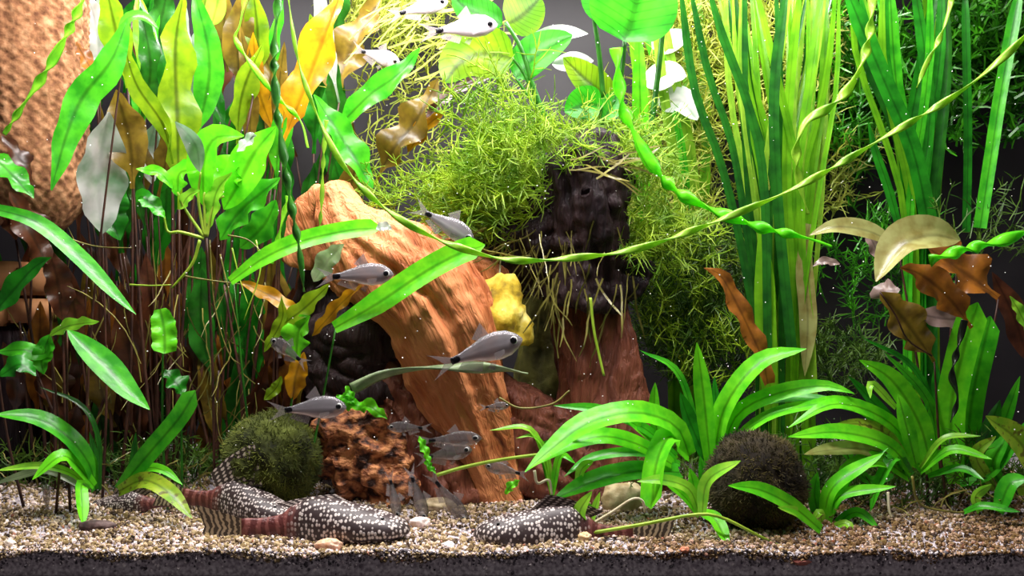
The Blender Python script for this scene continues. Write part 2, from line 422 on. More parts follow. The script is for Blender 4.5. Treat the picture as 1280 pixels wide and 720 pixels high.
pebble(412, 682, 14, [(.3, (.55, .22, .08)), (.7, (.85, .6, .45))], 'orange and white pebble below the spotted catfish belly', seed=2, sq=(1.2, .7, .6))
pebble(730, 678, 9, [(.3, (.62, .38, .14)), (.7, (.86, .68, .42))], 'tan pebble under a small runner plantlet', seed=3)
pebble(856, 693, 6, [(.3, (.55, .16, .08)), (.7, (.7, .28, .16))], 'brick red pebble lying on open gravel beside the banded catfish tail', seed=4)
pebble(1000, 702, 9, [(.3, (.50, .13, .10)), (.7, (.62, .26, .2))], 'flat dull red pebble below the brown moss ball', seed=5, sq=(1.5, .8, .5), y=.002)
pebble(12, 678, 7, [(.3, (.8, .66, .5)), (.7, (.95, .85, .75))], 'cream pebble on the gravel far beneath the crypt clump', seed=6)
pebble(560, 684, 8, [(.3, (.9, .74, .7)), (.7, (.97, .9, .88))], 'white quartz pebble in the brightest patch of gravel', seed=7)
# half buried dark striped seed hull
pebble(122, 665, 19, [(.3, (.02, .012, .012)), (.7, (.16, .10, .09))], 'dark brown ridged snail shell lying on the gravel under a green leaf tip', name='snail_shell', cat='shell', seed=8, sq=(1.25, .5, .42), lump=.1)

# ------------------------------------------------------------------ driftwood
def woodmat(name, stops, grain, dark=.25):
    m, nt, out = newmat(name); L = nt.links.new
    tc = N(nt, 'ShaderNodeTexCoord'); mp = N(nt, 'ShaderNodeMapping'); L(tc.outputs['Object'], mp.inputs[0])
    mp.inputs['Rotation'].default_value = grain; 
    mp2 = N(nt, 'ShaderNodeMapping'); L(mp.outputs[0], mp2.inputs[0]); mp2.inputs['Scale'].default_value = (1, 1, .16)
    n0 = N(nt, 'ShaderNodeTexNoise', Scale=26.0, Detail=2.0); L(tc.outputs['Object'], n0.inputs['Vector'])
    n1 = N(nt, 'ShaderNodeTexNoise', Scale=170.0, Detail=6.0, Distortion=1.1); L(mp2.outputs[0], n1.inputs['Vector'])
    n2 = N(nt, 'ShaderNodeTexNoise', Scale=55.0, Detail=5.0, Distortion=.8); L(mp2.outputs[0], n2.inputs['Vector'])
    ad = N(nt, 'ShaderNodeMath', operation='ADD'); L(n1.outputs['Fac'], ad.inputs[0]); L(n2.outputs['Fac'], ad.inputs[1])
    hf = N(nt, 'ShaderNodeMath', operation='MULTIPLY_ADD'); L(n0.outputs['Fac'], hf.inputs[0]); hf.inputs[1].default_value = .5; 
    ha = N(nt, 'ShaderNodeMath', operation='MULTIPLY'); L(ad.outputs[0], ha.inputs[0]); ha.inputs[1].default_value = .375
    L(ha.outputs[0], hf.inputs[2])
    r = ramp(nt, hf.outputs[0], stops)
    bs = N(nt, 'ShaderNodeBsdfPrincipled', Roughness=.55); L(r.outputs[0], bs.inputs['Base Color']); bs.inputs['Specular IOR Level'].default_value = .25
    bp = N(nt, 'ShaderNodeBump', Strength=.9, Distance=.005); L(ad.outputs[0], bp.inputs['Height']); L(bp.outputs[0], bs.inputs['Normal'])
    L(bs.outputs[0], out.inputs[0]); return m
M['wood'] = woodmat('driftwood_orange', [(.38, (.035, .008, .004)), (.45, (.20, .05, .018)), (.53, (.44, .125, .04)), (.66, (.62, .23, .09))], (0, .45, 0))
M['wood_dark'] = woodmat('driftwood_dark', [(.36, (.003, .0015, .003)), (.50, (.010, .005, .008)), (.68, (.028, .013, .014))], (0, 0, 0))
M['wood_red'] = woodmat('driftwood_red', [(.36, (.02, .006, .005)), (.52, (.085, .022, .013)), (.68, (.17, .05, .026))], (0, -.1, 0))
M['wood_burl'] = plain('driftwood_burl', [(.38, (.03, .01, .006)), (.5, (.30, .10, .04)), (.62, (.62, .26, .1))], 130, .6, 1.0, stretch=(1, 1, 1.4), detail=3, dist=.006)
cloud = bpy.data.textures.new('wood_lumps', 'CLOUDS'); cloud.noise_scale = .03; cloud.noise_depth = 3
ridge = bpy.data.textures.new('wood_ridges', 'MUSGRAVE'); ridge.noise_scale = .018
def fuse(o, voxel, d1=.010, d2=.004):
    m = o.modifiers.new('fuse', 'REMESH'); m.mode = 'VOXEL'; m.voxel_size = voxel; m.use_smooth_shade = True
    s_ = o.modifiers.new('smooth', 'SMOOTH'); s_.iterations = 2
    for t, st in ((cloud, d1), (ridge, d2)):
        d = o.modifiers.new('bumps', 'DISPLACE'); d.texture = t; d.strength = st; d.mid_level = .5; d.texture_coords = 'LOCAL'
def limbs(name, specs, mat, parent=None, origin=None, voxel=.0017, d1=.010, d2=.004, rg=.2):
    vs_, fs = [], []
    for s_, rad, sy in specs:                              # s_: (px,py,y) points, rad in px, sy: depth squash
        n = 60; c = spline([P(*q) for q in s_], n)
        ymid = s_[len(s_)//2][2]
        rr = [S(interp(rad, i/n), ymid) for i in range(n+1)]
        g = loft(c, rr, [a*sy for a in rr], 72, V((0, 1, 0.01)))
        sd = R.uniform(0, 50); tw = R.uniform(-1.2, 1.2)
        for i in range(n+1):                               # ridges and furrows that run along the limb
            for j in range(72):
                th = 2*math.pi*j/72+tw*i/n; e = V((math.cos(th), math.sin(th), 0))
                f = .10*noise.noise(e*1.3+V((sd, 0, i/n*2.2)))+.06*noise.noise(V((th*2.2, i/n*11, sd)))+rg*(.6-abs(noise.noise(e*3.2+V((0, sd, i/n*1.6)))*2.2))+rg*.5*noise.noise(e*8+V((3, sd, i/n*2.4)))
                k_ = i*72+j; g[0][k_] = c[i]+(g[0][k_]-c[i])*(1+f)
        b = len(vs_); vs_ += g[0]; fs += [tuple(q+b for q in f) for f in g[1]]
    o = meshobj(name, vs_, fs, M[mat], parent, origin=origin)
    fuse(o, voxel, d1, d2); return o
dw = thing('driftwood', 'large orange brown driftwood root rising from the gravel', 'driftwood', P(540, 640, .14))
limbs('trunk', [
    ([(418, 232, .15), (430, 275, .14), (475, 320, .125), (545, 385, .120), (572, 470, .130), (598, 560, .142), (612, 640, .150)], [(0, 20), (.12, 34), (.3, 62), (.5, 62), (.7, 52), (.85, 48), (1, 50)], .75),
    ([(395, 290, .17), (450, 330, .15), (520, 330, .14), (592, 345, .15), (640, 350, .17)], [(0, 20), (.4, 50), (.7, 40), (1, 18)], .8),
    ([(402, 236, .15), (385, 268, .16), (372, 330, .17)], [(0, 10), (.5, 22), (1, 20)], .8),
    ([(480, 300, .14), (540, 305, .14), (600, 330, .15)], [(0, 16), (.5, 22), (1, 12)], .8),
], 'wood', dw, d1=.003, d2=.0012)
limbs('root', [
    ([(470, 470, .155), (520, 540, .14), (548, 640, .13)], [(0, 40), (.5, 44), (1, 50)], .7),
    ([(560, 500, .165), (640, 550, .165), (700, 600, .165), (770, 660, .165)], [(0, 50), (.5, 70), (1, 60)], .7),
    ([(585, 450, .14), (640, 510, .15), (690, 545, .16), (740, 600, .16)], [(0, 20), (.5, 30), (1, 40)], .8),
], 'wood_red', dw, d1=.004, d2=.002)
limbs('burl', [
    ([(405, 560, .135), (450, 560, .125), (500, 565, .125)], [(0, 22), (.5, 44), (1, 26)], .6),
    ([(430, 600, .13), (470, 600, .12), (510, 625, .125)], [(0, 20), (.5, 34), (1, 22)], .6),
], 'wood_burl', dw, d1=.008, d2=.012, voxel=.0018)
limbs('shaded_underside', [
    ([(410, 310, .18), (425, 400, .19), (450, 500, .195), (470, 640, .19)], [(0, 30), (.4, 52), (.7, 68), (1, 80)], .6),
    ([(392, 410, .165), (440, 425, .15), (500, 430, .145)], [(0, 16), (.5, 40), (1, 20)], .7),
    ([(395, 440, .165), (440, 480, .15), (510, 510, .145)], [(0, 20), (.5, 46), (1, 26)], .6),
], 'wood_dark', dw, d1=.006)  # shadow beneath the trunk put into near-black wood colour
st = thing('stump', 'dark upright wooden stump wrapped in moss with red brown lower leg', 'driftwood', P(755, 620, .17))
limbs('dark_crown', [
    ([(738, 172, .16), (736, 210, .155), (738, 260, .155), (735, 310, .16), (725, 380, .165)], [(0, 30), (.15, 46), (.5, 44), (.8, 44), (1, 50)], .9),
    ([(750, 240, .15), (770, 244, .148), (788, 246, .147)], [(0, 18), (.7, 11), (1, 7)], 1),
    ([(735, 280, .165), (690, 315, .17), (620, 340, .175)], [(0, 44), (.5, 46), (1, 30)], .9),
    ([(715, 240, .18), (660, 290, .185), (610, 330, .19)], [(0, 40), (.5, 40), (1, 22)], .9),
    ([(735, 300, .165), (770, 340, .17), (800, 360, .175)], [(0, 30), (.5, 32), (1, 26)], .9),
], 'wood_dark', st, d1=.008, d2=.003)
limbs('leg', [
    ([(735, 350, .175), (742, 430, .172), (752, 520, .17), (762, 640, .165)], [(0, 44), (.4, 46), (.7, 62), (1, 90)], .7),
    ([(760, 360, .17), (775, 450, .165), (790, 560, .16)], [(0, 20), (.5, 24), (1, 34)], .8),
], 'wood_red', st, d1=.002, d2=.001)

pebble(622, 398, 41, [(.32, (.16, .10, .01)), (.45, (.52, .36, .02)), (.6, (.80, .62, .10)), (.75, (.85, .76, .3))], 'craggy mustard yellow stone lodged between driftwood and stump', name='stone', cat='stone', seed=11, y=.134, sq=(1.0, .6, 1.1), lump=.4, rough=.7)
pebble(682, 480, 50, [(.35, (.05, .045, .012)), (.55, (.15, .14, .03)), (.7, (.26, .23, .06))], 'olive brown algae covered rock in the hollow behind the stump', name='rock', cat='stone', seed=12, y=.25, sq=(.8, .6, 2.7), lump=.3)
pebble(780, 632, 30, [(.35, (.30, .22, .10)), (.6, (.5, .42, .25))], 'tan striped leaning stone half hidden by grassy leaves and roots', name='stone', cat='stone', seed=13, y=.115, sq=(.9, .5, .8), lump=.2)
pebble(545, 640, 20, [(.35, (.34, .24, .12)), (.6, (.6, .48, .3))], 'flat tan stone at the foot of the driftwood', name='stone', cat='stone', seed=14, y=.10, sq=(1.3, .6, .5), lump=.2)

# ------------------------------------------------------------------ sponge filter, upper back
sf = thing('sponge_filter', 'brown coarse textured filter sponge with rounded foot among the crypt leaves', 'filter', P(30, 400, .18))
M['sponge'] = plain('sponge_foam', [(.3, (.10, .035, .014)), (.5, (.26, .115, .05)), (.7, (.42, .22, .11))], 150, .9, .6, dist=.003)
vs_, fs, uv = [], [], []
ns, nk = 150, 130
for i in range(ns+1):
    t = i/ns; py = -70+368*t; c = P(30+14*t, py, .17)
    r = S(76, .17)*(1 if t < .8 else math.sqrt(max(.002, 1-((t-.8)/.2)**2)))*(1-.18*t)
    for j in range(nk):
        th = 2*math.pi*(j/nk+.5*(i//3 % 2)/nk*0)
        row = i*1.05; b = (math.sin(row)*math.sin(th*26+(1.57 if int(row/math.pi) % 2 else 0)))
        rr = r*(1+.028*b+.02*noise.noise(V((math.cos(th)*9, math.sin(th)*9, t*40))))
        vs_.append(c+V((math.cos(th)*rr, math.sin(th)*rr, 0)))
for i in range(ns):
    for j in range(nk):
        j2 = (j+1) % nk; fs.append((i*nk+j, (i+1)*nk+j, (i+1)*nk+j2, i*nk+j2))
fs.append(tuple(range(nk))); fs.append(tuple(range(ns*nk, (ns+1)*nk))[::-1])
meshobj('sponge', vs_, fs, M['sponge'], sf)
M['clay'] = plain('fired_clay', [(.35, (.30, .11, .04)), (.65, (.52, .24, .10))], 40, .7, .3)
def box(name, c, sx, sy, sz, mat, parent, bev=.2):
    bm = bmesh.new(); bmesh.ops.create_cube(bm, size=1)
    for v in bm.verts: v.co = V((v.co.x*sx, v.co.y*sy, v.co.z*sz))
    bmesh.ops.bevel(bm, geom=bm.edges[:], offset=min(sx, sy, sz)*bev, segments=2, affect='EDGES')
    vv = [v.co+c for v in bm.verts]; ff = [tuple(v.index for v in f.verts) for f in bm.faces]; bm.free()
    return meshobj(name, vv, ff, mat, parent)
for k, (x, y, w_, h_) in enumerate([(4, 345, 50, 36), (50, 352, 44, 34), (45, 388, 46, 30), (0, 390, 40, 34)]):
    q = thing('clay_brick', ['rusty clay brick under the filter sponge', 'small orange clay brick beside dark crypt stalks', 'lowest clay brick in the dark behind crypt stalks', 'shadowed clay brick next to the tank side'][k], 'brick', P(x, y, .21), 'bricks under the filter')
    box('block', P(x, y, .21), S(w_, .21), .04, S(h_, .21), M['clay'], q, .12); q.children[0].name = 'brick'
q = thing('filter_stand', 'dark support column under the filter bricks', 'stand', P(26, 500, .22)); box('column', V((P(26, 500, .215).x, .215, (P(0, 406, .215).z+.02)/2)), S(70, .21), .04, P(0, 406, .215).z-.02, M['wood_dark'], q, .1)

# ------------------------------------------------------------------ moss balls
def mossball(px, py, rpx, y, label, stops, fuzz, seed):
    c = P(px, py, y); r = S(rpx, y)
    gz = ground(c.x, y)
    root = thing('moss_ball', label, 'moss ball', (c.x, y, gz), 'moss balls on the gravel')
    bm = bmesh.new(); bmesh.ops.create_icosphere(bm, subdivisions=5, radius=1); vv = []
    for v in bm.verts:
        d = v.co.normalized(); vv.append(c+d*r*(.94+.10*noise.noise(d*2+V((seed, 0, 0)))+.05*noise.noise(d*7)+.03*noise.noise(d*19)))
    ff = [tuple(v.index for v in f.verts) for f in bm.faces]; bm.free()
    meshobj('ball', vv, ff, plain('moss_ball_'+str(seed), stops, 55, .95, .8, dist=.004), root)
    nd = Needles()
    for _ in range(5200):
        d = nd.rnd(); f = (.94+.10*noise.noise(d*2+V((seed, 0, 0))))
        t = (d*.6+nd.rnd()*.8)
        nd.hair([c+d*r*f*.97, c+d*r*f*.99+t.normalized()*r*.05, c+d*r*f+t.normalized()*r*.10], .00028)
    o = nd.build('fuzz', fuzz, root); o['kind'] = 'stuff'
M['fuzz_green'] = leafmat('fuzz_green', (.17, .20, .02), (.035, .05, .008), trans=.2, rib=1, rough=.8, scale=45)
M['fuzz_brown'] = leafmat('fuzz_brown', (.11, .085, .018), (.018, .013, .006), trans=.2, rib=1, rough=.8, scale=45)
mossball(341, 574, 62, .105, 'olive green moss ball resting behind the spotted catfish', [(.35, (.012, .014, .004)), (.6, (.07, .085, .012))], 'fuzz_green', 1)
mossball(944, 602, 64, .068, 'brown algae covered moss ball behind arching grass leaf', [(.35, (.006, .004, .003)), (.6, (.03, .021, .008))], 'fuzz_brown', 2)

# ------------------------------------------------------------------ plants: broad-leaved crypts on the filter side
def plant(name, label, cat, px, y, group=None):
    x = P(px, 0, y).x
    return thing(name, label, cat, (x, y, ground(x, y)), group)
def Ls(p, rows):
    for r in rows:
        s_, w_, m_, y0, y1 = r[:5]; kw = r[5] if len(r) > 5 else {}
        leaf(p, s_, w_, m_, y0, y1, **kw)
W6, W3 = dict(wave=.45), dict(wave=.25)
B = dict(kind='blade', wave=.3); BL = dict(kind='blunt'); ST = dict(kind='strap')
def stalks(p, xs, dpx=4, mat='stem_brown', name='petiole'):
    """x0,x1,y1,depth: a leaf stalk from the plant's foot up to the leaf"""
    for (xa, xb, yb, dep) in xs:
        g = ground(P(xa, 0, dep).x, dep); d = dep-CAMY; py0 = 360+(CAMZ-g)*F/d
        stem(p, [(xa, py0), ((xa*2+xb)/3+R.uniform(-8, 8), py0+(yb-py0)*.4), (xb, yb)], dpx, mat, dep, dep, name, dpx*.6, 10)
G = 'crypt plants beside the filter'
p = plant('crypt_plant', 'crypt with tall upright olive yellow wavy leaves', 'plant', 215, .17, G)
Ls(p, [('224,262 223,150 220,60 230,-12', 42, 'olive', .16, .14, W6), ('216,205 203,155 170,105 152,45', 24, 'olive', .15, .12, W3),
       ('160,110 150,62 140,20 132,-20', 36, 'olive', .14, .13, W3), ('262,40 270,10 276,-20', 24, 'lime', .18, .17), ('318,110 322,50 316,-15', 30, 'olive', .2, .19, W3),
       ('90,40 78,10 60,-20', 20, 'olive', .2, .19), ('190,120 182,60 172,-10', 26, 'lime', .2, .19, W3)])
stalks(p, [(215, 224, 262, .165), (205, 216, 205, .155), (198, 160, 110, .15), (220, 262, 45, .18), (228, 318, 112, .19)], 5)
p = plant('crypt_plant', 'crypt with glossy green leaves drooping in front of the filter sponge', 'plant', 120, .10, G)
Ls(p, [('160,22 140,75 105,120 85,165 64,238', 40, 'green', .08, .05, dict(kind='blade', wave=.2, roll=-20)), ('150,62 158,25 178,20 198,36', 12, 'green', .085, .085, ST),
       ('-20,258 45,277 100,322 140,364 170,393', 20, 'green', .06, .05, dict(kind='strap', roll=30, fold=.15)),
       ('-15,190 10,212 28,232 42,248', 26, 'green', .09, .08, B), ('-14,398 20,358 42,334 64,322', 24, 'deep', .10, .09, B),
       ('62,420 78,410 95,405 124,402', 15, 'lime', .07, .06, B), ('84,412 130,455 160,488 187,512', 33, 'green', .08, .06, dict(kind='blade', roll=25)),
       ('60,424 55,442 30,437 -5,440', 20, 'green', .075, .07, B), ('62,418 52,450 55,468', 24, 'green', .075, .07, B), ('0,470 25,455 45,470', 22, 'deep', .09, .09, B)])
stalks(p, [(105, 160, 22, .10), (70, 62, 420, .08), (30, -12, 395, .10), (88, 84, 412, .085)], 4)
p = plant('crypt_plant', 'crypt with broad brown leaves standing behind the drooping green ones', 'plant', 150, .20, G)
Ls(p, [('166,236 162,180 145,112', 46, 'brown', .12, .11, W6), ('120,96 108,75 95,52', 17, 'rust', .12, .12, B), ('300,115 298,55 306,-12', 38, 'brown', .2, .19, W3),
       ('285,90 280,40 282,-12', 26, 'brown', .21, .2, W3), ('60,330 40,290 12,240', 38, 'redbrown', .14, .12, B), ('20,300 12,260 -12,232', 30, 'redbrown', .15, .14, B),
       ('78,400 72,350 60,310', 34, 'redbrown', .16, .15, B), ('100,430 92,380 82,330', 26, 'redbrown', .17, .16, B), ('52,235 36,210 2,170', 26, 'redbrown', .14, .12, B),
       ('150,520 140,470 152,410', 28, 'redbrown', .2, .19, B), ('175,560 166,500 160,450', 30, 'redbrown', .2, .19, B), ('110,560 100,520 108,460', 24, 'rust', .2, .2, B)])
stalks(p, [(150, 166, 236, .17), (70, 60, 330, .16), (140, 120, 97, .19), (60, 20, 300, .17), (85, 78, 400, .17), (110, 100, 430, .18), (130, 128, 300, .2), (95, 110, 330, .2), (170, 175, 300, .2), (190, 182, 280, .2), (45, 40, 330, .19), (155, 300, 116, .22)], 5)
p = plant('crypt_plant', 'crypt with wide leaves painted pale as lamp highlights', 'plant', 130, .16, G)
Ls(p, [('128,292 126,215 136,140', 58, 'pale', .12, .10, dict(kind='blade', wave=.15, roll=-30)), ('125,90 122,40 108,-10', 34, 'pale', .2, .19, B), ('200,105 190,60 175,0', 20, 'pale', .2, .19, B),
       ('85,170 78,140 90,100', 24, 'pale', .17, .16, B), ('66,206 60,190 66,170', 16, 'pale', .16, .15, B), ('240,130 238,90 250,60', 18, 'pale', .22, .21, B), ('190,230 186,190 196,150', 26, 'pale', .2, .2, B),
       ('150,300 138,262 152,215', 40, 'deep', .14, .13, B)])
stalks(p, [(128, 128, 290, .14), (120, 125, 92, .2), (160, 200, 107, .2)], 4)
p = plant('crypt_plant', 'leafy crypt with blue green blades behind the olive leaves', 'plant', 250, .2, G)
Ls(p, [('240,190 262,85 242,-15', 34, 'green', .18, .17, W3), ('285,170 268,120 262,60', 20, 'deep', .2, .2, W3), ('345,250 320,170 335,80', 26, 'deep', .24, .23, W3),
       ('190,260 206,205 198,150', 24, 'deep', .23, .22, W3), ('330,260 352,190 338,120', 28, 'deep', .24, .23, W3), ('300,140 330,90 322,30', 22, 'green', .24, .23, W3), ('100,260 112,215 104,160', 26, 'deep', .24, .23, W3)])
stalks(p, [(245, 240, 190, .2), (260, 285, 172, .2), (290, 345, 250, .24), (205, 190, 262, .23), (300, 330, 262, .24)], 4)
p = plant('crypt_plant', 'crypt with one large glowing orange yellow leaf', 'plant', 345, .17, G)
Ls(p, [('352,182 372,130 398,60 428,-15', 42, 'orange', .15, .13, dict(kind='lance', wave=.35)), ('352,160 358,125 367,88', 18, 'orange', .155, .15, W3), ('390,420 425,380 452,356', 16, 'orange', .09, .08, B),
       ('300,352 335,368 385,398', 18, 'orange', .12, .1, B), ('366,500 370,470 380,440', 26, 'orange', .11, .10, B), ('408,140 440,55 478,-5', 40, 'brown', .26, .25, W6), ('470,232 488,190 520,148 548,98', 36, 'brown', .2, .19, W6),
       ('510,190 532,158 556,140', 20, 'orange', .195, .19, B), ('520,170 560,118 622,92', 14, 'redbrown', .21, .2, B)])
stalks(p, [(345, 352, 182, .16), (380, 470, 234, .21), (360, 408, 142, .26), (352, 366, 500, .13), (340, 352, 162, .16)], 4)
p = plant('crypt_plant', 'crypt with long flat green blades crossing the driftwood', 'plant', 350, .13, G)
Ls(p, [('288,352 330,322 380,300 440,287 478,285', 22, 'bright', .075, .07, dict(kind='blunt', roll=28)), ('418,410 470,380 530,340 575,316 606,306', 30, 'bright', .065, .06, dict(kind='blunt', roll=22)),
       ('470,286 480,283 490,286', 12, 'pale', .068, .068, B), ('423,158 462,118 498,92 525,60', 30, 'green', .16, .15, B), ('466,235 440,190 412,148 392,118', 34, 'green', .16, .14, B),
       ('330,440 352,400 352,370', 14, 'olive', .1, .1, B), ('350,408 380,385 412,355', 22, 'olive', .1, .09, B), ('392,352 410,325 430,305', 26, 'greygreen', .085, .08, B), ('370,450 372,415 388,395', 30, 'bright', .095, .09, B),
       ('200,386 205,412 206,442', 30, 'bright', .1, .09, dict(kind='blunt', wave=.3)), ('230,492 222,480 206,462', 24, 'deep', .1, .1, B), ('330,500 345,485 352,470', 14, 'olive', .1, .1, B)])
stalks(p, [(330, 292, 352, .1), (372, 420, 408, .1), (210, 204, 392, .11), (228, 226, 490, .11), (360, 372, 440, .11)], 4, 'stem_green')
p = plant('broad_leaf_plant', 'bushy bright green plant with fanned leaves and lime stems', 'plant', 265, .10)
Ls(p, [('255,258 253,205 268,172 305,170', 36, 'bright', .09, .07, dict(kind='blade', roll=30, fold=.35)), ('280,262 300,225 318,190 345,158', 46, 'bright', .10, .09, dict(kind='blade', roll=20, wave=.15)),
       ('250,215 243,180 219,152', 22, 'pale', .08, .075, dict(kind='blade', roll=-40)), ('222,245 224,216 248,212', 24, 'bright', .09, .085, B), ('216,236 200,216 170,211', 14, 'bright', .08, .075, B),
       ('275,300 300,262 350,222', 34, 'green', .11, .1, B), ('300,310 330,280 345,250', 34, 'green', .12, .11, B), ('280,250 285,215 300,195', 40, 'bright', .105, .1, B), ('170,252 180,246 206,272', 20, 'green', .085, .08, B),
       ('296,190 318,168 312,174', 12, 'pale', .08, .08, B), ('262,285 270,240 290,215', 18, 'lime', .085, .08, B), ('225,262 235,245 250,238', 14, 'lime', .085, .08, B)])  # the small pale blade is a painted highlight on the bright leaf
for a in ['256,296 248,250 251,215', '257,296 255,250 256,240', '258,296 268,255 280,245', '255,296 232,262 222,240', '255,298 225,290 210,290 205,270', '250,300 240,330 215,360']:
    stem(p, a, 5, 'stem_lime', .085, .085, d1=3)
stem(p, '258,298 262,380 266,470 268,600', 4, 'stem_brown', .1, .1)
for a in ['85,298 120,308 165,310', '162,356 190,357 214,356', '285,294 310,300 330,318', '262,300 268,380 285,440 300,455', '290,310 300,350 310,380', '230,345 260,350 300,355', '275,318 285,360 300,420', '320,300 325,340 305,400']:
    stem(p, a, 2.6, 'stem_lime' if R.random() < .6 else 'root_olive', .095, .09, name='root', d1=1.2, sides=4)
# dim plants behind, filling the back corner
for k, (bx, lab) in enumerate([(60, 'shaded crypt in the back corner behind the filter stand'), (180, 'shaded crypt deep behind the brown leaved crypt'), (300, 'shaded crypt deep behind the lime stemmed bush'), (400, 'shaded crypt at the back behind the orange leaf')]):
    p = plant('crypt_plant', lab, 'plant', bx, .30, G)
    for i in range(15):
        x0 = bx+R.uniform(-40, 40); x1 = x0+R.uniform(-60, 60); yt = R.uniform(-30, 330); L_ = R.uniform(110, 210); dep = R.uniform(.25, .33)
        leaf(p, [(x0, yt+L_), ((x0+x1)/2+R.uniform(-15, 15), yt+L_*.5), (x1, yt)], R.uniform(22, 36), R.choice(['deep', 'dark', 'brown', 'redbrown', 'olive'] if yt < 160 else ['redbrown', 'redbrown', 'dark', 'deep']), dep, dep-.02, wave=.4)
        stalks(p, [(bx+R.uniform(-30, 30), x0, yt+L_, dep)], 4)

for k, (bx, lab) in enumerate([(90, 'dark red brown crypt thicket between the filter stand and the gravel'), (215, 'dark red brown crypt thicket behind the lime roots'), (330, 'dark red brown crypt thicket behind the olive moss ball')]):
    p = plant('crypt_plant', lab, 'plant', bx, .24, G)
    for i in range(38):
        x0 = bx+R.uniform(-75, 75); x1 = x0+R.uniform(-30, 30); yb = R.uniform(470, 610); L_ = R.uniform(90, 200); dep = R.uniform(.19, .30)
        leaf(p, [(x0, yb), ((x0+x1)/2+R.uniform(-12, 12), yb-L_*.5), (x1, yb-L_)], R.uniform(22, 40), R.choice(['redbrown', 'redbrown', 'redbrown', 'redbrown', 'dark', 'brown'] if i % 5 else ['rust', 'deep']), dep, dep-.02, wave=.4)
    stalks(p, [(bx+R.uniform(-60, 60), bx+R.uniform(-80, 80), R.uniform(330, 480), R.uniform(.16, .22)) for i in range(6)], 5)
p = plant('crypt_plant', 'mixed green and olive crypt filling the gaps below the water surface', 'plant', 230, .25, G)
for i in range(30):
    x0 = R.uniform(90, 430); yb = R.uniform(120, 330); x1 = x0+R.uniform(-40, 40); L_ = R.uniform(110, 190); dep = R.uniform(.19, .25)
    leaf(p, [(x0, yb), ((x0+x1)/2+R.uniform(-14, 14), yb-L_*.5), (x1, yb-L_)], R.uniform(18, 34), R.choice(['olive', 'green', 'deep', 'brown', 'pale', 'dark', 'orange'] if yb < 230 else ['deep', 'dark', 'brown', 'green']), dep, dep-.02, wave=.4)
    stalks(p, [(230+(x0-230)*.6, x0, yb, dep)], 3.5)

# ------------------------------------------------------------------ twisted runners and strands
def strand(label, s_, wpx, mat, y0, y1, turns, name='vallisneria_runner', n=None, bumps=0):
    pp = pts3(s_, y0, y1); L_ = sum((b-a).length for a, b in zip(pp, pp[1:])); n = n or int(turns*12)+12
    c = spline(pp, n); r = S(wpx, y0)/2
    vs_, fs, uv = [], [], []
    for i, q in enumerate(c):
        t = i/n; T = (c[min(n, i+1)]-c[max(0, i-1)]).normalized()
        a = T.cross(V((0, 1, 0.1))).normalized(); b = T.cross(a); th = turns*math.pi*t*.5+2.2*noise.noise(V((t*turns*.35, wpx, 3.0)))
        k = 1-.55*max(0, (t-.75)/.25)
        for j in range(6):                                  # flat elliptical section that turns about the strand
            f = 2*math.pi*j/6; e1, e2 = math.cos(f)*r*k, math.sin(f)*r*.30*k
            vs_.append(q+a*(e1*math.cos(th)-e2*math.sin(th))+b*(e1*math.sin(th)+e2*math.cos(th))); uv.append((j/6, t))
    for i in range(n):
        for j in range(6):
            j2 = (j+1) % 6; fs.append((i*6+j, i*6+j2, (i+1)*6+j2, (i+1)*6+j))
    fs.append(tuple(range(6))[::-1]); fs.append(tuple(range(n*6, n*6+6)))
    o = meshobj(name, vs_, fs, M[mat], uvs=uv, origin=c[0]); return tag(o, label, 'water plant')
strand('long lime twisted runner sagging across in front of the stump', '1300,10 1275,52 1200,115 1100,175 1000,232 900,275 800,310 720,322 640,325 570,308 510,280 460,242 425,200 395,140 372,72 358,-20', 10, 'valis_lime', .02, .05, 34)
strand('dark green corkscrew strand hanging before the orange leaf', '350,-20 343,60 346,130 354,190 362,245 374,310 380,365', 12, 'stem_green', .06, .06, 22)
strand('bright green twisted strand slanting over the filter sponge', '112,-20 90,30 60,85 30,130 5,168', 13, 'lime', .07, .07, 12)
strand('lime twisted strand curving down in front of the vallisneria bunch', '1092,-20 1086,50 1068,100 1040,132 1008,152 996,185 999,225 1010,268', 13, 'valis_lime', .06, .06, 14)
strand('wavy bright green runner trailing from the anubias to the vallisneria foot', '770,60 778,130 795,170 815,205 845,238 890,262 950,284 1010,298 1040,308', 17, 'bright', .10, .09, 18)
strand('green rippled runner ending over the brown crypt leaves', '1162,326 1200,314 1245,303 1290,288', 17, 'bright', .06, .06, 8)
strand('thin lime strand between dark waterweed stems', '1195,-20 1178,40 1158,80 1146,110', 8, 'valis_lime', .12, .12, 8)
strand('black knotted alga strand hanging before the broad bright blades', '1206,400 1196,440 1190,470 1197,498 1188,528', 9, 'blackalga', .07, .07, 7, name='alga_strand')
strand('thin drooping lime strand before the orange driftwood tip', '408,150 404,205 402,255 398,300 ', 6, 'valis_lime', .09, .09, 10)
strand('short lime strand beside the corkscrew strand', '360,245 352,280 340,330', 7, 'lime', .08, .08, 6)
strand('pale flowering strand hanging under the bushy bright plant', '310,-20 300,30 295,50 318,85 345,120 375,150 385,185', 8, 'lime', .1, .1, 12)
strand('pale grey green dead leaf ribbon lying across the driftwood', '440,486 480,468 530,460 580,459 625,461 660,467', 15, 'greygreen', .085, .08, 3, name='dead_leaf')
strand('pale grey green blade slanting behind the moss', '536,242 565,228 595,204 620,186', 22, 'greygreen', .22, .22, 2, name='dead_leaf')
def scrap(label, px, py, y, cells):
    root = thing('plant_scrap', label, 'plant scrap', P(px, py, y), 'floating plant scraps')
    for a, w_ in cells: leaf(root, a, w_, 'bright', y, y-.005, kind='blade', wave=.8, roll=20)
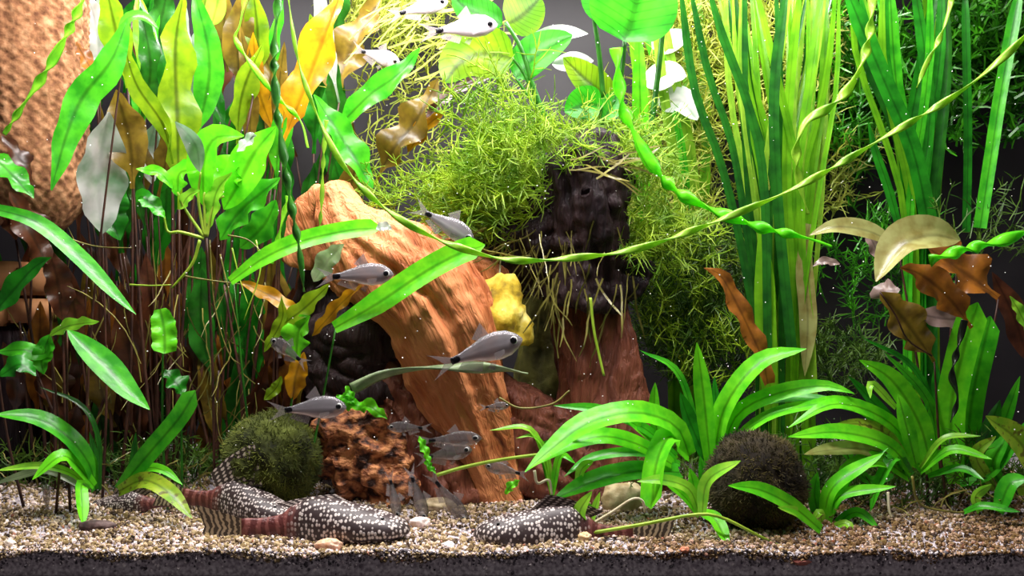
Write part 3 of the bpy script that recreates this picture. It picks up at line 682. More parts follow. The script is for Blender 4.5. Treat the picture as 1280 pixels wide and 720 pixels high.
scrap('curly green leaf scrap drifting in front of the driftwood', 455, 505, .08, [('432,482 438,495 445,505', 10), ('425,502 440,506 458,508', 14), ('440,508 462,508 484,524', 16), ('420,495 432,498 445,505', 10)])
scrap('small green leaf scrap beside the hovering tetras low down', 533, 565, .07, [('524,545 530,560 538,580', 10), ('538,570 535,580 545,592', 8)])
scrap('green leaf scrap sinking beside the driftwood foot', 640, 610, .08, [('632,618 638,608 650,600', 10)])

# ------------------------------------------------------------------ anubias on the stump
p = thing('anubias_plant', 'anubias with rounded veined leaves growing on top of the stump', 'plant', P(735, 170, .17))
RD = dict(kind='round', fold=.15)
Ls(p, [('642,72 605,66 575,78 556,104', 66, 'anubias_yellow', .17, .15, dict(kind='round', fold=.2, roll=18)), ('634,30 648,22 662,10 676,-4', 56, 'anubias_yellow', .19, .19, RD), ('628,30 605,20 580,8 566,-8', 40, 'anubias', .20, .19, RD),
       ('645,98 665,72 690,56 716,44', 46, 'anubias', .17, .16, dict(kind='round', roll=35)), ('781,52 790,20 800,-20 812,-60', 110, 'anubias', .13, .12, dict(kind='round', roll=12)), ('770,20 750,0 735,-25', 50, 'anubias', .15, .15, RD),
       ('768,125 740,105 704,72', 40, 'anubias_yellow', .17, .16, dict(kind='round', roll=30)), ('752,132 732,130 706,140', 44, 'anubias', .155, .15, dict(kind='round', roll=15)), ('755,150 765,130 775,112', 30, 'anubias', .16, .16, RD),
       ('690,80 715,78 742,76', 24, 'pale', .19, .18, dict(kind='blade', roll=40)), ('660,48 700,42 735,42', 20, 'pale', .2, .19, dict(kind='blade', roll=40)), ('810,110 835,92 858,95', 34, 'pale', .24, .24, RD), ('815,60 840,50 862,40', 30, 'pale', .25, .25, RD), ('822,130 850,125 872,150', 34, 'pale', .25, .24, RD)])  # pale blades stand in for blown-out lamp highlights
for a, d in [('684,152 668,112 652,62 632,28', 7), ('672,130 655,92 640,72', 5), ('754,122 748,60 736,-15', 7), ('762,158 776,95 781,50', 8), ('812,175 824,80 834,-20', 8), ('750,160 762,140 768,125', 6), ('745,165 750,150 752,132', 5), ('680,150 660,120 645,98', 5)]:
    stem(p, a, d, 'stem_green', .165, .16, name='petiole', d1=d*.7)

# ------------------------------------------------------------------ vallisneria bunches
def bunch(label, bx, by, dep, n, topx, seed, wr=(8, 16), mats=('valis', 'valis_dark', 'valis_lime'), spread=24, ytop=-30):
    rr = random.Random(seed)
    p = plant('vallisneria', label, 'plant', bx, dep, 'vallisneria bunches')
    g = p.location.z; py0 = 360+(CAMZ-g)*F/(dep-CAMY)
    for i in range(n):
        x0 = bx+rr.uniform(-spread, spread); x1 = rr.uniform(*topx); d1 = dep+rr.uniform(-.05, .04); y1 = ytop+rr.uniform(-20, 10)
        bow = rr.uniform(-14, 14)
        xm = x0+(x1-x0)*.32
        leaf(p, [(x0, py0), (x0+(x1-x0)*.08, by), (xm+bow, by*.55), (x0+(x1-x0)*.7+bow, by*.25), (x1, y1)], rr.uniform(*wr), rr.choice(mats), dep, d1, kind='ribbon', fold=.3, roll=rr.uniform(-40, 40), n=14)
    return p
p = bunch('tall vallisneria bunch of many upright ribbons behind the grassy leaves', 982, 430, .17, 38, (890, 1050), 4, (5, 12), ('valis', 'valis_dark', 'valis_lime', 'valis', 'valis_lime'), spread=34)
Ls(p, [('950,440 925,300 900,200 868,110 850,-20', 10, 'valis_dark', .16, .12, dict(kind='ribbon', roll=10)), ('955,440 935,300 915,180 885,90 862,-20', 9, 'valis_dark', .16, .13, dict(kind='ribbon', roll=10)),
       ('960,440 955,230 935,130 905,50 884,-20', 11, 'valis_dark', .15, .11, dict(kind='ribbon', roll=10)), ('990,440 972,250 968,110 984,-20', 13, 'valis_dark', .15, .13, dict(kind='ribbon', roll=5)), ('1012,500 1000,400 992,330 985,250', 34, 'valis_lime', .16, .16, dict(kind='strap', roll=10)),
       ('965,520 958,420 955,330 950,280', 26, 'valis', .15, .15, dict(kind='strap', roll=10)), ('1012,280 1005,330 1010,400 1006,470', 22, 'tan', .155, .155, dict(kind='strap', roll=10)), ('960,480 950,440 905,350 880,335', 22, 'rust', .14, .13, dict(kind='strap', wave=.5))])
p = bunch('second vallisneria bunch rising before the dark waterweed', 1150, 285, .19, 13, (1060, 1190), 9, (7, 15), ('deep', 'green', 'valis_dark', 'valis'), 20)
Ls(p, [('1165,300 1142,190 1105,100 1055,-20', 21, 'deep', .17, .14, dict(kind='ribbon', roll=10)), ('1155,300 1130,180 1118,80 1112,-20', 17, 'green', .18, .16, dict(kind='ribbon', roll=10)), ('1225,285 1238,200 1252,110 1276,-20', 16, 'green', .15, .14, dict(kind='ribbon', roll=10)),
       ('1128,300 1112,240 1095,190 1085,150', 11, 'deep', .16, .15, ST), ('1208,290 1210,180 1208,60 1206,-20', 10, 'deep', .2, .19, dict(kind='ribbon'))])
p = bunch('thin vallisneria bunch behind the stump and anubias', 850, 380, .27, 9, (780, 880), 15, (9, 17), ('valis', 'valis_lime', 'green'), 30)
Ls(p, [('806,330 804,240 800,120 798,20', 20, 'bright', .22, .21, dict(kind='strap', roll=10))])

# ------------------------------------------------------------------ moss and fine waterweeds (nobody could count these)
def weed(label, mat, spec, name='moss', cat='moss', origin=(0, 0, 0)):
    nd = Needles()
    for kind, args, kw in spec: getattr(nd, kind)(*args, **kw)
    o = nd.build(name, mat, origin=origin); return tag(o, label, cat, kind='stuff')
weed('yellow green moss bushing out from the stump beside the grey back wall', 'moss', [
    ('sprigs', (630, 235, 62, 50, .12, .20, 120, 60, 26, 16), dict(dirn=(-.9, -.1, .1), r=.75)), ('sprigs', (680, 190, 70, 35, .12, .20, 130, 50, 24, 14), dict(dirn=(-.6, -.2, .3), r=.7)),
    ('sprigs', (600, 265, 60, 30, .12, .19, 60, 50, 22, 14), dict(dirn=(-.6, -.1, -.3), r=.7)), ('sprigs', (520, 245, 50, 14, .14, .2, 35, 50, 16, 12), dict(dirn=(-.9, 0, 0), r=.6)),
    ('sprigs', (745, 168, 60, 14, .11, .19, 70, 60, 18, 12), dict(dirn=(.5, 0, 0), r=.6)), ('sprigs', (620, 150, 50, 40, .15, .21, 24, 80, 34, 12), dict(dirn=(-.2, 0, .8), r=.9))], origin=P(700, 300, .17))
weed('olive moss draping down the lit flank of the stump', 'moss', [
    ('sprigs', (805, 270, 45, 60, .14, .22, 110, 50, 22, 14), dict(dirn=(.3, 0, -.6), r=.65)), ('sprigs', (790, 200, 40, 25, .13, .19, 50, 45, 22, 12), dict(dirn=(.6, -.1, 0), r=.65))], origin=P(790, 320, .18))
weed('thin olive rootlets hanging from the mossy stump', 'root_olive', [
    ('strands', (700, 300, 75, 25, .12, .17, 60, 70), dict(r=.9, spread=.5)), ('strands', (740, 350, 60, 20, .12, .15, 26, 80), dict(r=1.1)), ('strands', (640, 300, 40, 20, .12, .16, 26, 70), dict(dirn=(-.5, 0, -.6), spread=.6, r=.9)), ('strands', (738, 205, 40, 20, .10, .11, 12, 70), dict(dirn=(1, 0, 0), spread=.4, r=1.2))], name='rootlets', cat='roots', origin=P(720, 300, .15))
weed('pale glowing moss thicket on the back wall behind the vallisneria', 'moss_pale', [
    ('sprigs', (850, 150, 50, 130, .27, .34, 190, 60, 26, 14), dict(r=.75)), ('sprigs', (880, 60, 70, 60, .27, .34, 90, 60, 24, 12), dict(r=.75)), ('sprigs', (840, 290, 50, 60, .24, .30, 90, 50, 22, 12), dict(r=.7))], origin=P(850, 400, .3))
weed('curly pale rootlets filling the back wall between orange leaf and anubias', 'moss_pale', [
    ('strands', (505, 130, 55, 100, .26, .34, 170, 60), dict(dirn=(0, 0, .2), spread=1.2, bend=.6, r=.8)), ('sprigs', (540, 40, 70, 45, .27, .33, 60, 60, 26, 10), dict(r=.7)), ('strands', (490, 60, 60, 50, .22, .26, 30, 110), dict(dirn=(.7, 0, .5), spread=.4, r=1.3)), ('sprigs', (470, 30, 50, 30, .27, .33, 50, 60, 26, 10), dict(r=.7))], name='rootlets', cat='roots', origin=P(500, 300, .3))
weed('olive green moss thicket low between the stump and the vallisneria', 'moss_dark', [
    ('sprigs', (870, 400, 75, 90, .18, .28, 230, 55, 24, 14), dict(r=.75)), ('sprigs', (1000, 470, 110, 45, .18, .26, 130, 50, 22, 12), dict(r=.7))], origin=P(880, 520, .22))
weed('mid green moss tufts in front of the low olive thicket', 'moss', [
    ('sprigs', (850, 370, 50, 80, .17, .22, 55, 55, 26, 14), dict(r=.7)), ('sprigs', (900, 460, 60, 40, .16, .2, 30, 50, 22, 10), dict(r=.7))], origin=P(870, 500, .2))
weed('lime lit feathery weed at the back between the vallisneria ribbons', 'moss_pale', [
    ('sprigs', (970, 90, 90, 120, .27, .34, 190, 65, 26, 14), dict(r=.9)), ('sprigs', (1000, 230, 70, 60, .27, .33, 60, 60, 22, 12), dict(r=.8))], name='waterweed', cat='water plant', origin=P(970, 400, .3))
weed('feathery moss under the anubias hiding the wall behind the stump', 'moss', [
    ('sprigs', (660, 260, 60, 55, .18, .26, 110, 55, 24, 14), dict(dirn=(-.5, 0, 0), r=.7)), ('sprigs', (590, 250, 50, 28, .16, .24, 45, 60, 26, 12), dict(dirn=(-.7, 0, .2), r=.7))], origin=P(660, 340, .2))
weed('green waterweed thicket behind the second vallisneria bunch', 'weed', [
    ('sprigs', (1220, 90, 80, 110, .24, .33, 170, 70, 26, 18), dict(r=1.5)), ('sprigs', (1050, 120, 60, 120, .27, .34, 150, 70, 24, 14), dict(r=1.3)), ('sprigs', (1100, 350, 80, 70, .24, .3, 70, 60, 20, 12), dict(r=.9))], name='waterweed', cat='water plant', origin=P(1180, 400, .3))
weed('tangle of dim olive rootlets under the lime stemmed bush', 'root_olive', [
    ('strands', (265, 430, 70, 110, .13, .2, 45, 90), dict(spread=.7, bend=.3, r=.7)), ('strands', (140, 480, 110, 90, .16, .22, 40, 110), dict(dirn=(0, 0, 1), spread=.4, r=.9))], name='rootlets', cat='roots', origin=P(265, 560, .15))
weed('brown leaf litter and rootlets added to darken the gravel under the crypt stalks', 'root_olive', [
    ('strands', (180, 600, 190, 30, .12, .26, 150, 45), dict(dirn=(.2, 0, .1), spread=1.0, bend=.4, r=.9)), ('strands', (1150, 640, 140, 25, .06, .2, 120, 40), dict(dirn=(.2, 0, .1), spread=1.0, bend=.4, r=.8))], name='shade_litter', cat='shade strands', origin=P(180, 640, .2))  # strands put in to darken gravel that lies in shade
weed('dark fine weed thickened as stand-in shade along the gravel beneath the broad green blades', 'moss_dark', [
    ('sprigs', (1160, 610, 150, 40, .10, .2, 240, 45, 18, 12), dict(r=.7)), ('sprigs', (1000, 590, 120, 30, .14, .22, 130, 45, 18, 12), dict(r=.7)), ('sprigs', (180, 598, 190, 26, .15, .28, 320, 40, 18, 12), dict(r=.8)), ('sprigs', (860, 600, 80, 40, .12, .18, 60, 40, 18, 12), dict(r=.6)), ('sprigs', (1230, 300, 60, 30, .14, .2, 20, 60, 20, 10), dict(r=.7))], origin=P(1160, 640, .15))  # moss debris, with extra dark sprigs standing in for shade on the gravel

# ------------------------------------------------------------------ brown crypt beyond the grass
p = plant('crypt_plant', 'withering crypt with curled tan and orange brown leaves', 'plant', 1180, .14)
Ls(p, [('1122,306 1085,288 1045,283 1012,294', 22, 'tan', .09, .08, dict(kind='blade', roll=35)), ('1200,300 1165,292 1125,305 1095,352', 46, 'tan', .08, .06, dict(kind='blade', roll=30, fold=.5)), ('1215,410 1185,370 1150,342 1125,335', 36, 'rust', .09, .08, W6),
       ('1248,372 1215,345 1180,322 1160,310', 44, 'rust', .11, .10, W6), ('1168,452 1150,425 1125,392 1100,365', 42, 'brown', .10, .09, W6), ('1215,398 1180,398 1140,390', 26, 'mauve', .11, .10, B), ('1110,380 1105,365 1125,362', 24, 'mauve', .12, .11, B), ('1050,330 1030,326 1016,333', 10, 'mauve', .12, .12, B), ('1290,470 1270,400 1240,340', 30, 'redbrown', .14, .13, W3), ('1290,420 1272,385 1262,370', 14, 'lime', .1, .1, B),
       ('1105,330 1090,300 1082,285', 18, 'mauve', .13, .13, B)])
stalks(p, [(1190, 1215, 412, .12), (1200, 1248, 374, .13), (1185, 1168, 452, .11), (1170, 1200, 300, .13), (1160, 1122, 306, .13)], 4)
stem(p, '1100,365 1120,395 1135,425 1165,445', 2.2, 'stem_brown', .085, .085, name='petiole')

# ------------------------------------------------------------------ grassy rosettes
def rosette(label, px, y, rows, group='grassy rosette plants'):
    p = plant('grass_plant', label, 'plant', px, y, group)
    for r in rows:
        a, w_, m_, y0, y1 = r[:5]; kw = dict(kind='strap', fold=.22); kw.update(r[5] if len(r) > 5 else {})
        leaf(p, a, w_, m_, y0, y1, **kw)
    return p
rosette('grass rosette with arching leaves on the gravel below the crypt clump', 118, .085, [
    ('120,612 112,580 85,545 45,522 -8,518', 21, 'green', .085, .06), ('125,612 122,545 100,505 50,484', 6, 'dark', .085, .08), ('118,608 95,580 75,570 40,600', 15, 'bright', .08, .05), ('110,612 90,592 50,582 -5,588', 9, 'lime', .08, .06),
    ('110,612 102,605 103,632 104,657', 15, 'bright', .08, .045, dict(roll=25)), ('105,610 60,588 20,596 -8,606', 10, 'greygreen', .085, .07), ('122,612 118,570 112,540', 8, 'dark', .09, .09)])
rosette('grass rosette with yellowing spotted leaves pointing at the spotted catfish', 150, .085, [
    ('148,612 190,562 224,522 244,488', 24, 'green', .085, .06, dict(kind='blunt')), ('148,614 180,600 212,616 240,648', 21, 'spotted', .08, .045), ('150,610 180,586 205,588 228,606', 11, 'bright', .085, .07), ('150,612 165,580 170,540', 8, 'dark', .09, .09)])
rosette('grass rosette with broad leaves arching over the catfish tail', 850, .105, [
    ('862,570 848,535 815,518 778,516 730,530 690,560 656,590', 27, 'bright', .10, .04), ('840,580 800,556 755,545 710,556 668,582', 20, 'bright', .10, .06), ('845,570 805,535 750,512 692,507', 13, 'green', .105, .08), ('845,575 815,545 780,522', 15, 'bright', .11, .09),
    ('824,560 818,510 819,478', 14, 'bright', .11, .1), ('862,570 838,545 820,578 814,636', 26, 'bright', .10, .05, dict(kind='blunt')), ('850,590 800,588 745,600 690,625', 24, 'green', .10, .06), ('840,590 780,585 735,590 ', 12, 'green', .11, .09), ('850,580 800,565 740,572 705,596', 12, 'green', .11, .08),
    ('842,580 825,520 812,500', 10, 'deep', .12, .11), ('690,570 700,545 740,540', 6, 'lime', .08, .07)])
rosette('grass rosette with tall leaves fanning up behind the brown moss ball', 890, .115, [
    ('888,580 880,500 871,428', 22, 'bright', .11, .095, dict(roll=10)), ('892,580 905,510 950,452 1008,436', 24, 'bright', .11, .09), ('900,580 920,520 970,492 1030,482 1068,492', 20, 'bright', .11, .09), ('905,580 930,515 990,497 1085,507', 11, 'green', .115, .1), ('885,580 860,520 850,490', 18, 'deep', .12, .11),
    ('905,580 920,550 960,520 1010,507 1065,506', 13, 'bright', .105, .09), ('895,580 900,540 930,500', 14, 'green', .12, .11), ('880,580 850,470 800,438', 9, 'green', .13, .12), ('890,580 895,520 893,470', 12, 'deep', .12, .12)])
rosette('large grass rosette with dense leaves spreading beyond the brown moss ball', 1140, .11, [
    ('1165,590 1150,530 1115,475 1074,450', 27, 'bright', .105, .085), ('1155,590 1115,530 1050,503 985,512', 17, 'bright', .105, .08), ('1140,590 1110,556 1050,540 985,546', 20, 'bright', .10, .06), ('1150,585 1090,520 1040,505 985,535', 14, 'bright', .11, .07), ('1140,590 1110,545 1075,530 1035,534', 14, 'spotted', .10, .08),
    ('1130,590 1085,562 1040,562 1005,568', 18, 'tan', .10, .07), ('1145,580 1130,520 1122,492', 19, 'bright', .1, .085), ('1120,510 1090,480 1088,498', 10, 'lime', .09, .08), ('1160,590 1170,540 1160,500', 16, 'green', .12, .11), ('1150,590 1190,562 1240,574', 11, 'bright', .1, .07), ('1150,585 1180,548 1226,545', 7, 'lime', .1, .08), ('1135,595 1100,575 1060,590 1045,640', 20, 'bright', .1, .06),
    ('1140,595 1120,570 1100,600 1088,640', 14, 'green', .1, .07), ('1150,585 1120,535 1080,490 1060,470', 14, 'deep', .12, .1), ('1160,595 1200,585 1230,600', 9, 'green', .1, .07), ('1120,595 1085,600 1060,570 1040,560', 12, 'green', .11, .1)])
rosette('grass rosette with upright wide bright blades beside the withering crypt', 1205, .12, [
    ('1195,605 1188,520 1203,440 1222,378', 36, 'bright', .115, .09, dict(kind='blunt', roll=15)), ('1205,605 1215,500 1238,395', 30, 'green', .12, .10, dict(kind='blunt', roll=10)), ('1200,605 1160,500 1105,440', 12, 'green', .12, .11), ('1215,605 1250,540 1275,470', 16, 'green', .12, .1), ('1190,605 1175,520 1170,450', 18, 'deep', .13, .12), ('1210,605 1228,560 1250,500', 22, 'deep', .12, .1), ('1200,605 1240,590 1290,520', 14, 'green', .11, .08), ('1190,605 1150,470 1075,420', 8, 'deep', .13, .12)])
rosette('grass rosette with spotted yellow green leaves at the tank side', 1262, .10, [
    ('1270,610 1300,600 1275,552 1232,520', 30, 'spotted', .09, .06), ('1255,612 1240,580 1262,540', 20, 'green', .1, .09), ('1248,640 1262,605 1285,598', 22, 'green', .07, .06), ('1225,640 1220,620 1240,605', 12, 'lime', .08, .07), ('1205,640 1230,632 1275,640', 9, 'green', .08, .06), ('1245,612 1220,570 1245,545', 16, 'spotted', .1, .09)])
rosette('small runner plantlet between brown moss ball and gravel', 1030, .055, [
    ('1026,662 990,632 950,612 910,607', 19, 'bright', .04, .012), ('1026,664 1000,642 972,634', 12, 'lime', .045, .022), ('1032,662 1040,610 1105,566', 18, 'bright', .07, .06), ('1032,664 1050,620 1120,608', 13, 'bright', .07, .05), ('1028,660 1018,620 1022,590', 16, 'green', .08, .075), ('1034,664 1070,640 1100,662', 12, 'green', .07, .05), ('1030,664 1060,655 1068,690', 9, 'lime', .065, .045), ('1028,660 1025,640 1015,655', 9, 'lime', .065, .06), ('1032,662 1060,600 1110,560', 10, 'green', .08, .08)])
rosette('small runner plantlet rooted beside the banded catfish tail', 876, .07, [
    ('875,645 862,612 830,600 796,602', 14, 'lime', .065, .05), ('877,645 885,600 926,576', 16, 'lime', .05, .022), ('878,640 895,650 910,682', 17, 'bright', .05, .02), ('874,645 868,610 862,585', 15, 'bright', .07, .07), ('876,645 880,600 875,570', 14, 'green', .08, .08), ('874,645 855,620 820,592', 10, 'bright', .07, .06)])
rosette('tiny lime plantlet on the runner above the red catfish stalk', 734, .035, [
    ('734,668 724,642 740,614', 17, 'lime', .03, .02, dict(kind='blade')), ('734,668 742,640 750,615', 9, 'lime', .033, .03), ('733,668 740,640 728,625', 8, 'bright', .035, .035)])
rosette('tiny plantlet with thin curved leaves before the red stump leg', 690, .10, [
    ('690,620 680,570 660,535 612,538', 7, 'lime', .09, .08), ('690,620 684,570 668,545 645,548', 6, 'lime', .09, .08), ('690,620 700,570 720,580', 9, 'bright', .09, .08), ('722,602 728,585 742,576', 12, 'lime', .08, .07), ('690,620 678,560 700,548', 6, 'green', .09, .09)])
def runner(label, a, d, mat, y0, y1, name='runner', cat='runner'):
    c = spline(pts3(a, y0, y1), 24); g = tube_geo(c, S(d, y0)/2, S(d*.8, y1)/2, 6)
    tag(meshobj(name, g[0], g[1], M[mat], uvs=g[2], origin=c[0]), label, cat)
runner('yellow green runner linking plantlets along the gravel', '735,667 800,656 872,643 905,648 945,668 980,684 1028,690', 5, 'stem_lime', .025, .025)
runner('pale lime runner reaching from grass to the driftwood foot', '546,594 580,584 630,574 690,566', 5, 'stem_lime', .06, .07)
runner('pale lime runner lying below the dense grass rosette', '1120,668 1150,667 1190,661', 4, 'stem_lime', .07, .07)
runner('cream root arching over the tan leaning stone', '738,656 765,640 790,624 803,626 806,640', 4, 'root', .04, .05, 'root', 'root')
runner('cream root looping down under the arched grass leaf', '668,588 672,604 686,600 690,618', 4, 'root', .06, .06, 'root', 'root')
runner('olive thread looping before the dark hollow', '624,497 650,510 690,505 712,488', 3, 'root_olive', .1, .1, 'root', 'root')
runner('cream root dangling among the dense grass leaves', '1110,615 1112,640 1120,658', 4, 'root', .075, .07, 'root', 'root')
runner('pale root curling under dense grass near the tank side', '1140,595 1150,630 1190,640 1205,640', 3.5, 'root_olive', .08, .08, 'root', 'root')
runner('yellow rootlet hanging down the stump leg', '738,372 742,410 748,440 755,470', 4, 'stem_lime', .12, .12, 'root', 'root')

# ------------------------------------------------------------------ fish
def fishmat(name, base, belly, alpha):
    """u runs tail to snout, v belly to back: black spot on the tail root, silvery flank line, see-through body"""
    m, nt, out = newmat(name); L = nt.links.new
    tc = N(nt, 'ShaderNodeTexCoord'); sp = N(nt, 'ShaderNodeSeparateXYZ'); L(tc.outputs['UV'], sp.inputs[0])
    r = ramp(nt, sp.outputs[1], [(0, belly), (.3, base), (.5, tuple(min(1, c*1.5) for c in base)), (.62, base), (1, tuple(c*.45 for c in base))])
    def spot(u0, v0, ru, rv):
        ms = []
        for ch, c0, rad in ((0, u0, ru), (1, v0, rv)):
            a = N(nt, 'ShaderNodeMath', operation='SUBTRACT'); L(sp.outputs[ch], a.inputs[0]); a.inputs[1].default_value = c0
            b = N(nt, 'ShaderNodeMath', operation='DIVIDE'); L(a.outputs[0], b.inputs[0]); b.inputs[1].default_value = rad
            c = N(nt, 'ShaderNodeMath', operation='POWER'); L(b.outputs[0], c.inputs[0]); c.inputs[1].default_value = 2; ms.append(c)
        d = N(nt, 'ShaderNodeMath', operation='ADD'); L(ms[0].outputs[0], d.inputs[0]); L(ms[1].outputs[0], d.inputs[1])
        e = N(nt, 'ShaderNodeMapRange'); L(d.outputs[0], e.inputs[0]); e.inputs[1].default_value = .8; e.inputs[2].default_value = 1.2; e.inputs[3].default_value = 1; e.inputs[4].default_value = 0
        return e.outputs[0]
    mx = N(nt, 'ShaderNodeMix', data_type='RGBA'); sk = spot(.05, .5, .085, .46); L(sk, mx.inputs[0]); L(r.outputs[0], mx.inputs[6]); mx.inputs[7].default_value = (.006, .005, .008, 1)
    nz = N(nt, 'ShaderNodeTexVoronoi', Scale=420.0); L(tc.outputs['Object'], nz.inputs['Vector'])
    bs = N(nt, 'ShaderNodeBsdfPrincipled', Roughness=.25, Metallic=.25); L(mx.outputs[2], bs.inputs['Base Color'])
    bp = N(nt, 'ShaderNodeBump', Strength=.2, Distance=.0006); L(nz.outputs['Distance'], bp.inputs['Height']); L(bp.outputs[0], bs.inputs['Normal'])
    al = N(nt, 'ShaderNodeMapRange'); L(sk, al.inputs[0]); al.inputs[3].default_value = alpha; al.inputs[4].default_value = 1.0; L(al.outputs[0], bs.inputs['Alpha'])
    L(bs.outputs[0], out.inputs[0]); return m
def finmat(name, col, alpha):
    m, nt, out = newmat(name); L = nt.links.new
    tc = N(nt, 'ShaderNodeTexCoord'); sp = N(nt, 'ShaderNodeSeparateXYZ'); L(tc.outputs['UV'], sp.inputs[0])
    a = N(nt, 'ShaderNodeMath', operation='MULTIPLY'); L(sp.outputs[0], a.inputs[0]); a.inputs[1].default_value = 55
    b = N(nt, 'ShaderNodeMath', operation='SINE'); L(a.outputs[0], b.inputs[0])
    r = ramp(nt, None, [(0, tuple(c*.6 for c in col)), (1, col)]); mr = N(nt, 'ShaderNodeMapRange'); L(b.outputs[0], mr.inputs[0]); mr.inputs[1].default_value = -1; L(mr.outputs[0], r.inputs[0])
    bs = N(nt, 'ShaderNodeBsdfPrincipled', Roughness=.4, Alpha=alpha); L(r.outputs[0], bs.inputs['Base Color']); L(bs.outputs[0], out.inputs[0]); return m
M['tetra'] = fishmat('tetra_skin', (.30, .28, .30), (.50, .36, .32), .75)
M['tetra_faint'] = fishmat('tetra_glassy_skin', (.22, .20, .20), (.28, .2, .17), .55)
M['tetra_lit'] = fishmat('tetra_lit_skin', (.70, .60, .66), (.8, .7, .72), .9)  # paler copy of the skin, with the lamp's light put into its colour
M['tfin'] = finmat('tetra_fin', (.50, .44, .44), .35)
M['eye_black'] = plain('fish_pupil', [(.4, (.004, .004, .005)), (.6, (.01, .01, .012))], 50, .1, 0, spec=.6)
M['eye_ring'] = plain('fish_iris', [(.4, (.45, .44, .42)), (.6, (.7, .68, .66))], 50, .25, 0)
def unit_sphere(r, c, sq=(1, 1, 1), sub=2):
    bm = bmesh.new(); bmesh.ops.create_icosphere(bm, subdivisions=sub, radius=1)
    v = [V((a.co.x*sq[0]*r+c[0], a.co.y*sq[1]*r+c[1], a.co.z*sq[2]*r+c[2])) for a in bm.verts]; f = [tuple(q.index for q in a.verts) for a in bm.faces]; bm.free(); return v, f
def fan(pts_root, pts_tip, nrow=6, th=.004):
    """thin fin sheet between a root line and a tip line, local units, with a little thickness"""
    n = len(pts_root); vs_, fs, uv = [], [], []
    for sgn in (-1, 1):
        for j in range(nrow+1):
            t = j/nrow
            for i in range(n):
                a, b = V(pts_root[i]), V(pts_tip[i]); q = a.lerp(b, t); vs_.append(q+V((0, sgn*th*(1-t)*.5+sgn*.0006, 0))); uv.append((i/(n-1), t))
    m_ = (nrow+1)*n
    for s_ in (0, 1):
        for j in range(nrow):
            for i in range(n-1):
                f = (s_*m_+j*n+i, s_*m_+j*n+i+1, s_*m_+(j+1)*n+i+1, s_*m_+(j+1)*n+i); fs.append(f if s_ else f[::-1])
    return vs_, fs, uv
def lin(a, b, n): return [V(a).lerp(V(b), i/(n-1)) for i in range(n)]
def tetra_meshes():
    out = []
    hh = [(0, .045), (.12, .055), (.3, .10), (.5, .165), (.65, .185), (.8, .165), (.9, .115), (.97, .06), (1, .015)]
    n = 26; c = [V((i/n, 0, .02*math.sin(i/n*3.14))) for i in range(n+1)]
    h = [interp(hh, i/n) for i in range(n+1)]
    out.append(('body', loft(c, [a*.42 for a in h], h, 18), 'body'))
    k = 9
    out.append(('tail_fin', fan(lin((.03, 0, -.045), (.03, 0, .045), k), [V((-.30+.20*(1-abs(i/(k-1)*2-1))**.8, 0, (i/(k-1)*2-1)*.17)) for i in range(k)]), 'fin'))
    out.append(('dorsal_fin', fan(lin((.60, 0, .17), (.44, 0, .14), k), [V((.52-.17*i/(k-1), 0, .36-.17*i/(k-1))) for i in range(k)]), 'fin'))
    out.append(('anal_fin', fan(lin((.42, 0, -.12), (.14, 0, -.05), k), [V((.36-.30*i/(k-1), 0, -.24+.12*i/(k-1))) for i in range(k)]), 'fin'))
    out.append(('pelvic_fin', fan(lin((.58, .02, -.17), (.52, .02, -.155), 4), lin((.52, .03, -.27), (.44, .03, -.22), 4)), 'fin'))
    for sg in (-1, 1):
        out.append(('eye', unit_sphere(.058, (.885, sg*.036, .02), (1, .45, 1))+(None,), 'ring'))
        out.append(('pupil', unit_sphere(.046, (.887, sg*.056, .02), (1, .35, 1))+(None,), 'pupil'))
        out.append(('pectoral_fin', fan(lin((.74, sg*.07, -.05), (.73, sg*.07, -.10), 4), lin((.60, sg*.12, -.06), (.60, sg*.11, -.15), 4)), 'fin'))
    return out
def mk(name, g, mat):
    me = bpy.data.meshes.new(name); me.from_pydata([tuple(v) for v in g[0]], [], g[1])
    if g[2] is not None:
        ul = me.uv_layers.new(name='UVMap')
        for lp in me.loops: ul.data[lp.index].uv = g[2][lp.vertex_index]
    me.polygons.foreach_set('use_smooth', [True]*len(me.polygons)); me.materials.append(mat); me.update(); return me
TM = {}
for skin in ('tetra', 'tetra_faint', 'tetra_lit'):
    TM[skin] = [(nm, mk(nm, g, M[{'body': skin, 'fin': 'tfin', 'ring': 'eye_ring', 'pupil': 'eye_black'}[k]])) for nm, g, k in tetra_meshes()]
def tetra(label, tail, head, y0, y1, skin='tetra', flip=False, thick=1.0, roll=0):
    a, b = P(*tail, y0), P(*head, y1); X = (b-a); Lh = X.length; X.normalize()
    up = V((0, 0, 1)) if abs(X.z) < .8 else V((1 if not flip else -1, 0, .1))
    Yv = up.cross(X).normalized(); Z = X.cross(Yv).normalized()
    if roll:
        q = Matrix.Rotation(math.radians(roll), 3, X); Yv, Z = q @ Yv, q @ Z
    root = thing('tetra', label, 'fish', a, 'small silvery tetras')
    root.matrix_world = Matrix.Translation(a) @ Matrix((X, Yv, Z)).transposed().to_4x4() @ Matrix.Diagonal((Lh, Lh*thick, Lh*thick, 1))
    for nm, me in TM[skin]:
        o = bpy.data.objects.new(nm, me); link(o, root)
        if nm == 'eye': last = o
        if nm == 'pupil': o.parent = last
tetra('silvery tetra with black tail spot swimming before the orange driftwood', (416, 346), (492, 343), .06, .055)
tetra('silvery tetra slanting head down beside the moss', (532, 266), (592, 302), .075, .07)
tetra('silvery tetra slanting head up beside the mustard yellow stone', (564, 452), (653, 424), .055, .05, thick=1.05)
tetra('silvery tetra hovering above the olive green moss ball', (356, 513), (433, 509), .06, .055)
tetra('dim tetra half hidden in front of the pale rootlets at the back', (452, 64), (500, 80), .2, .19, 'tetra_lit')
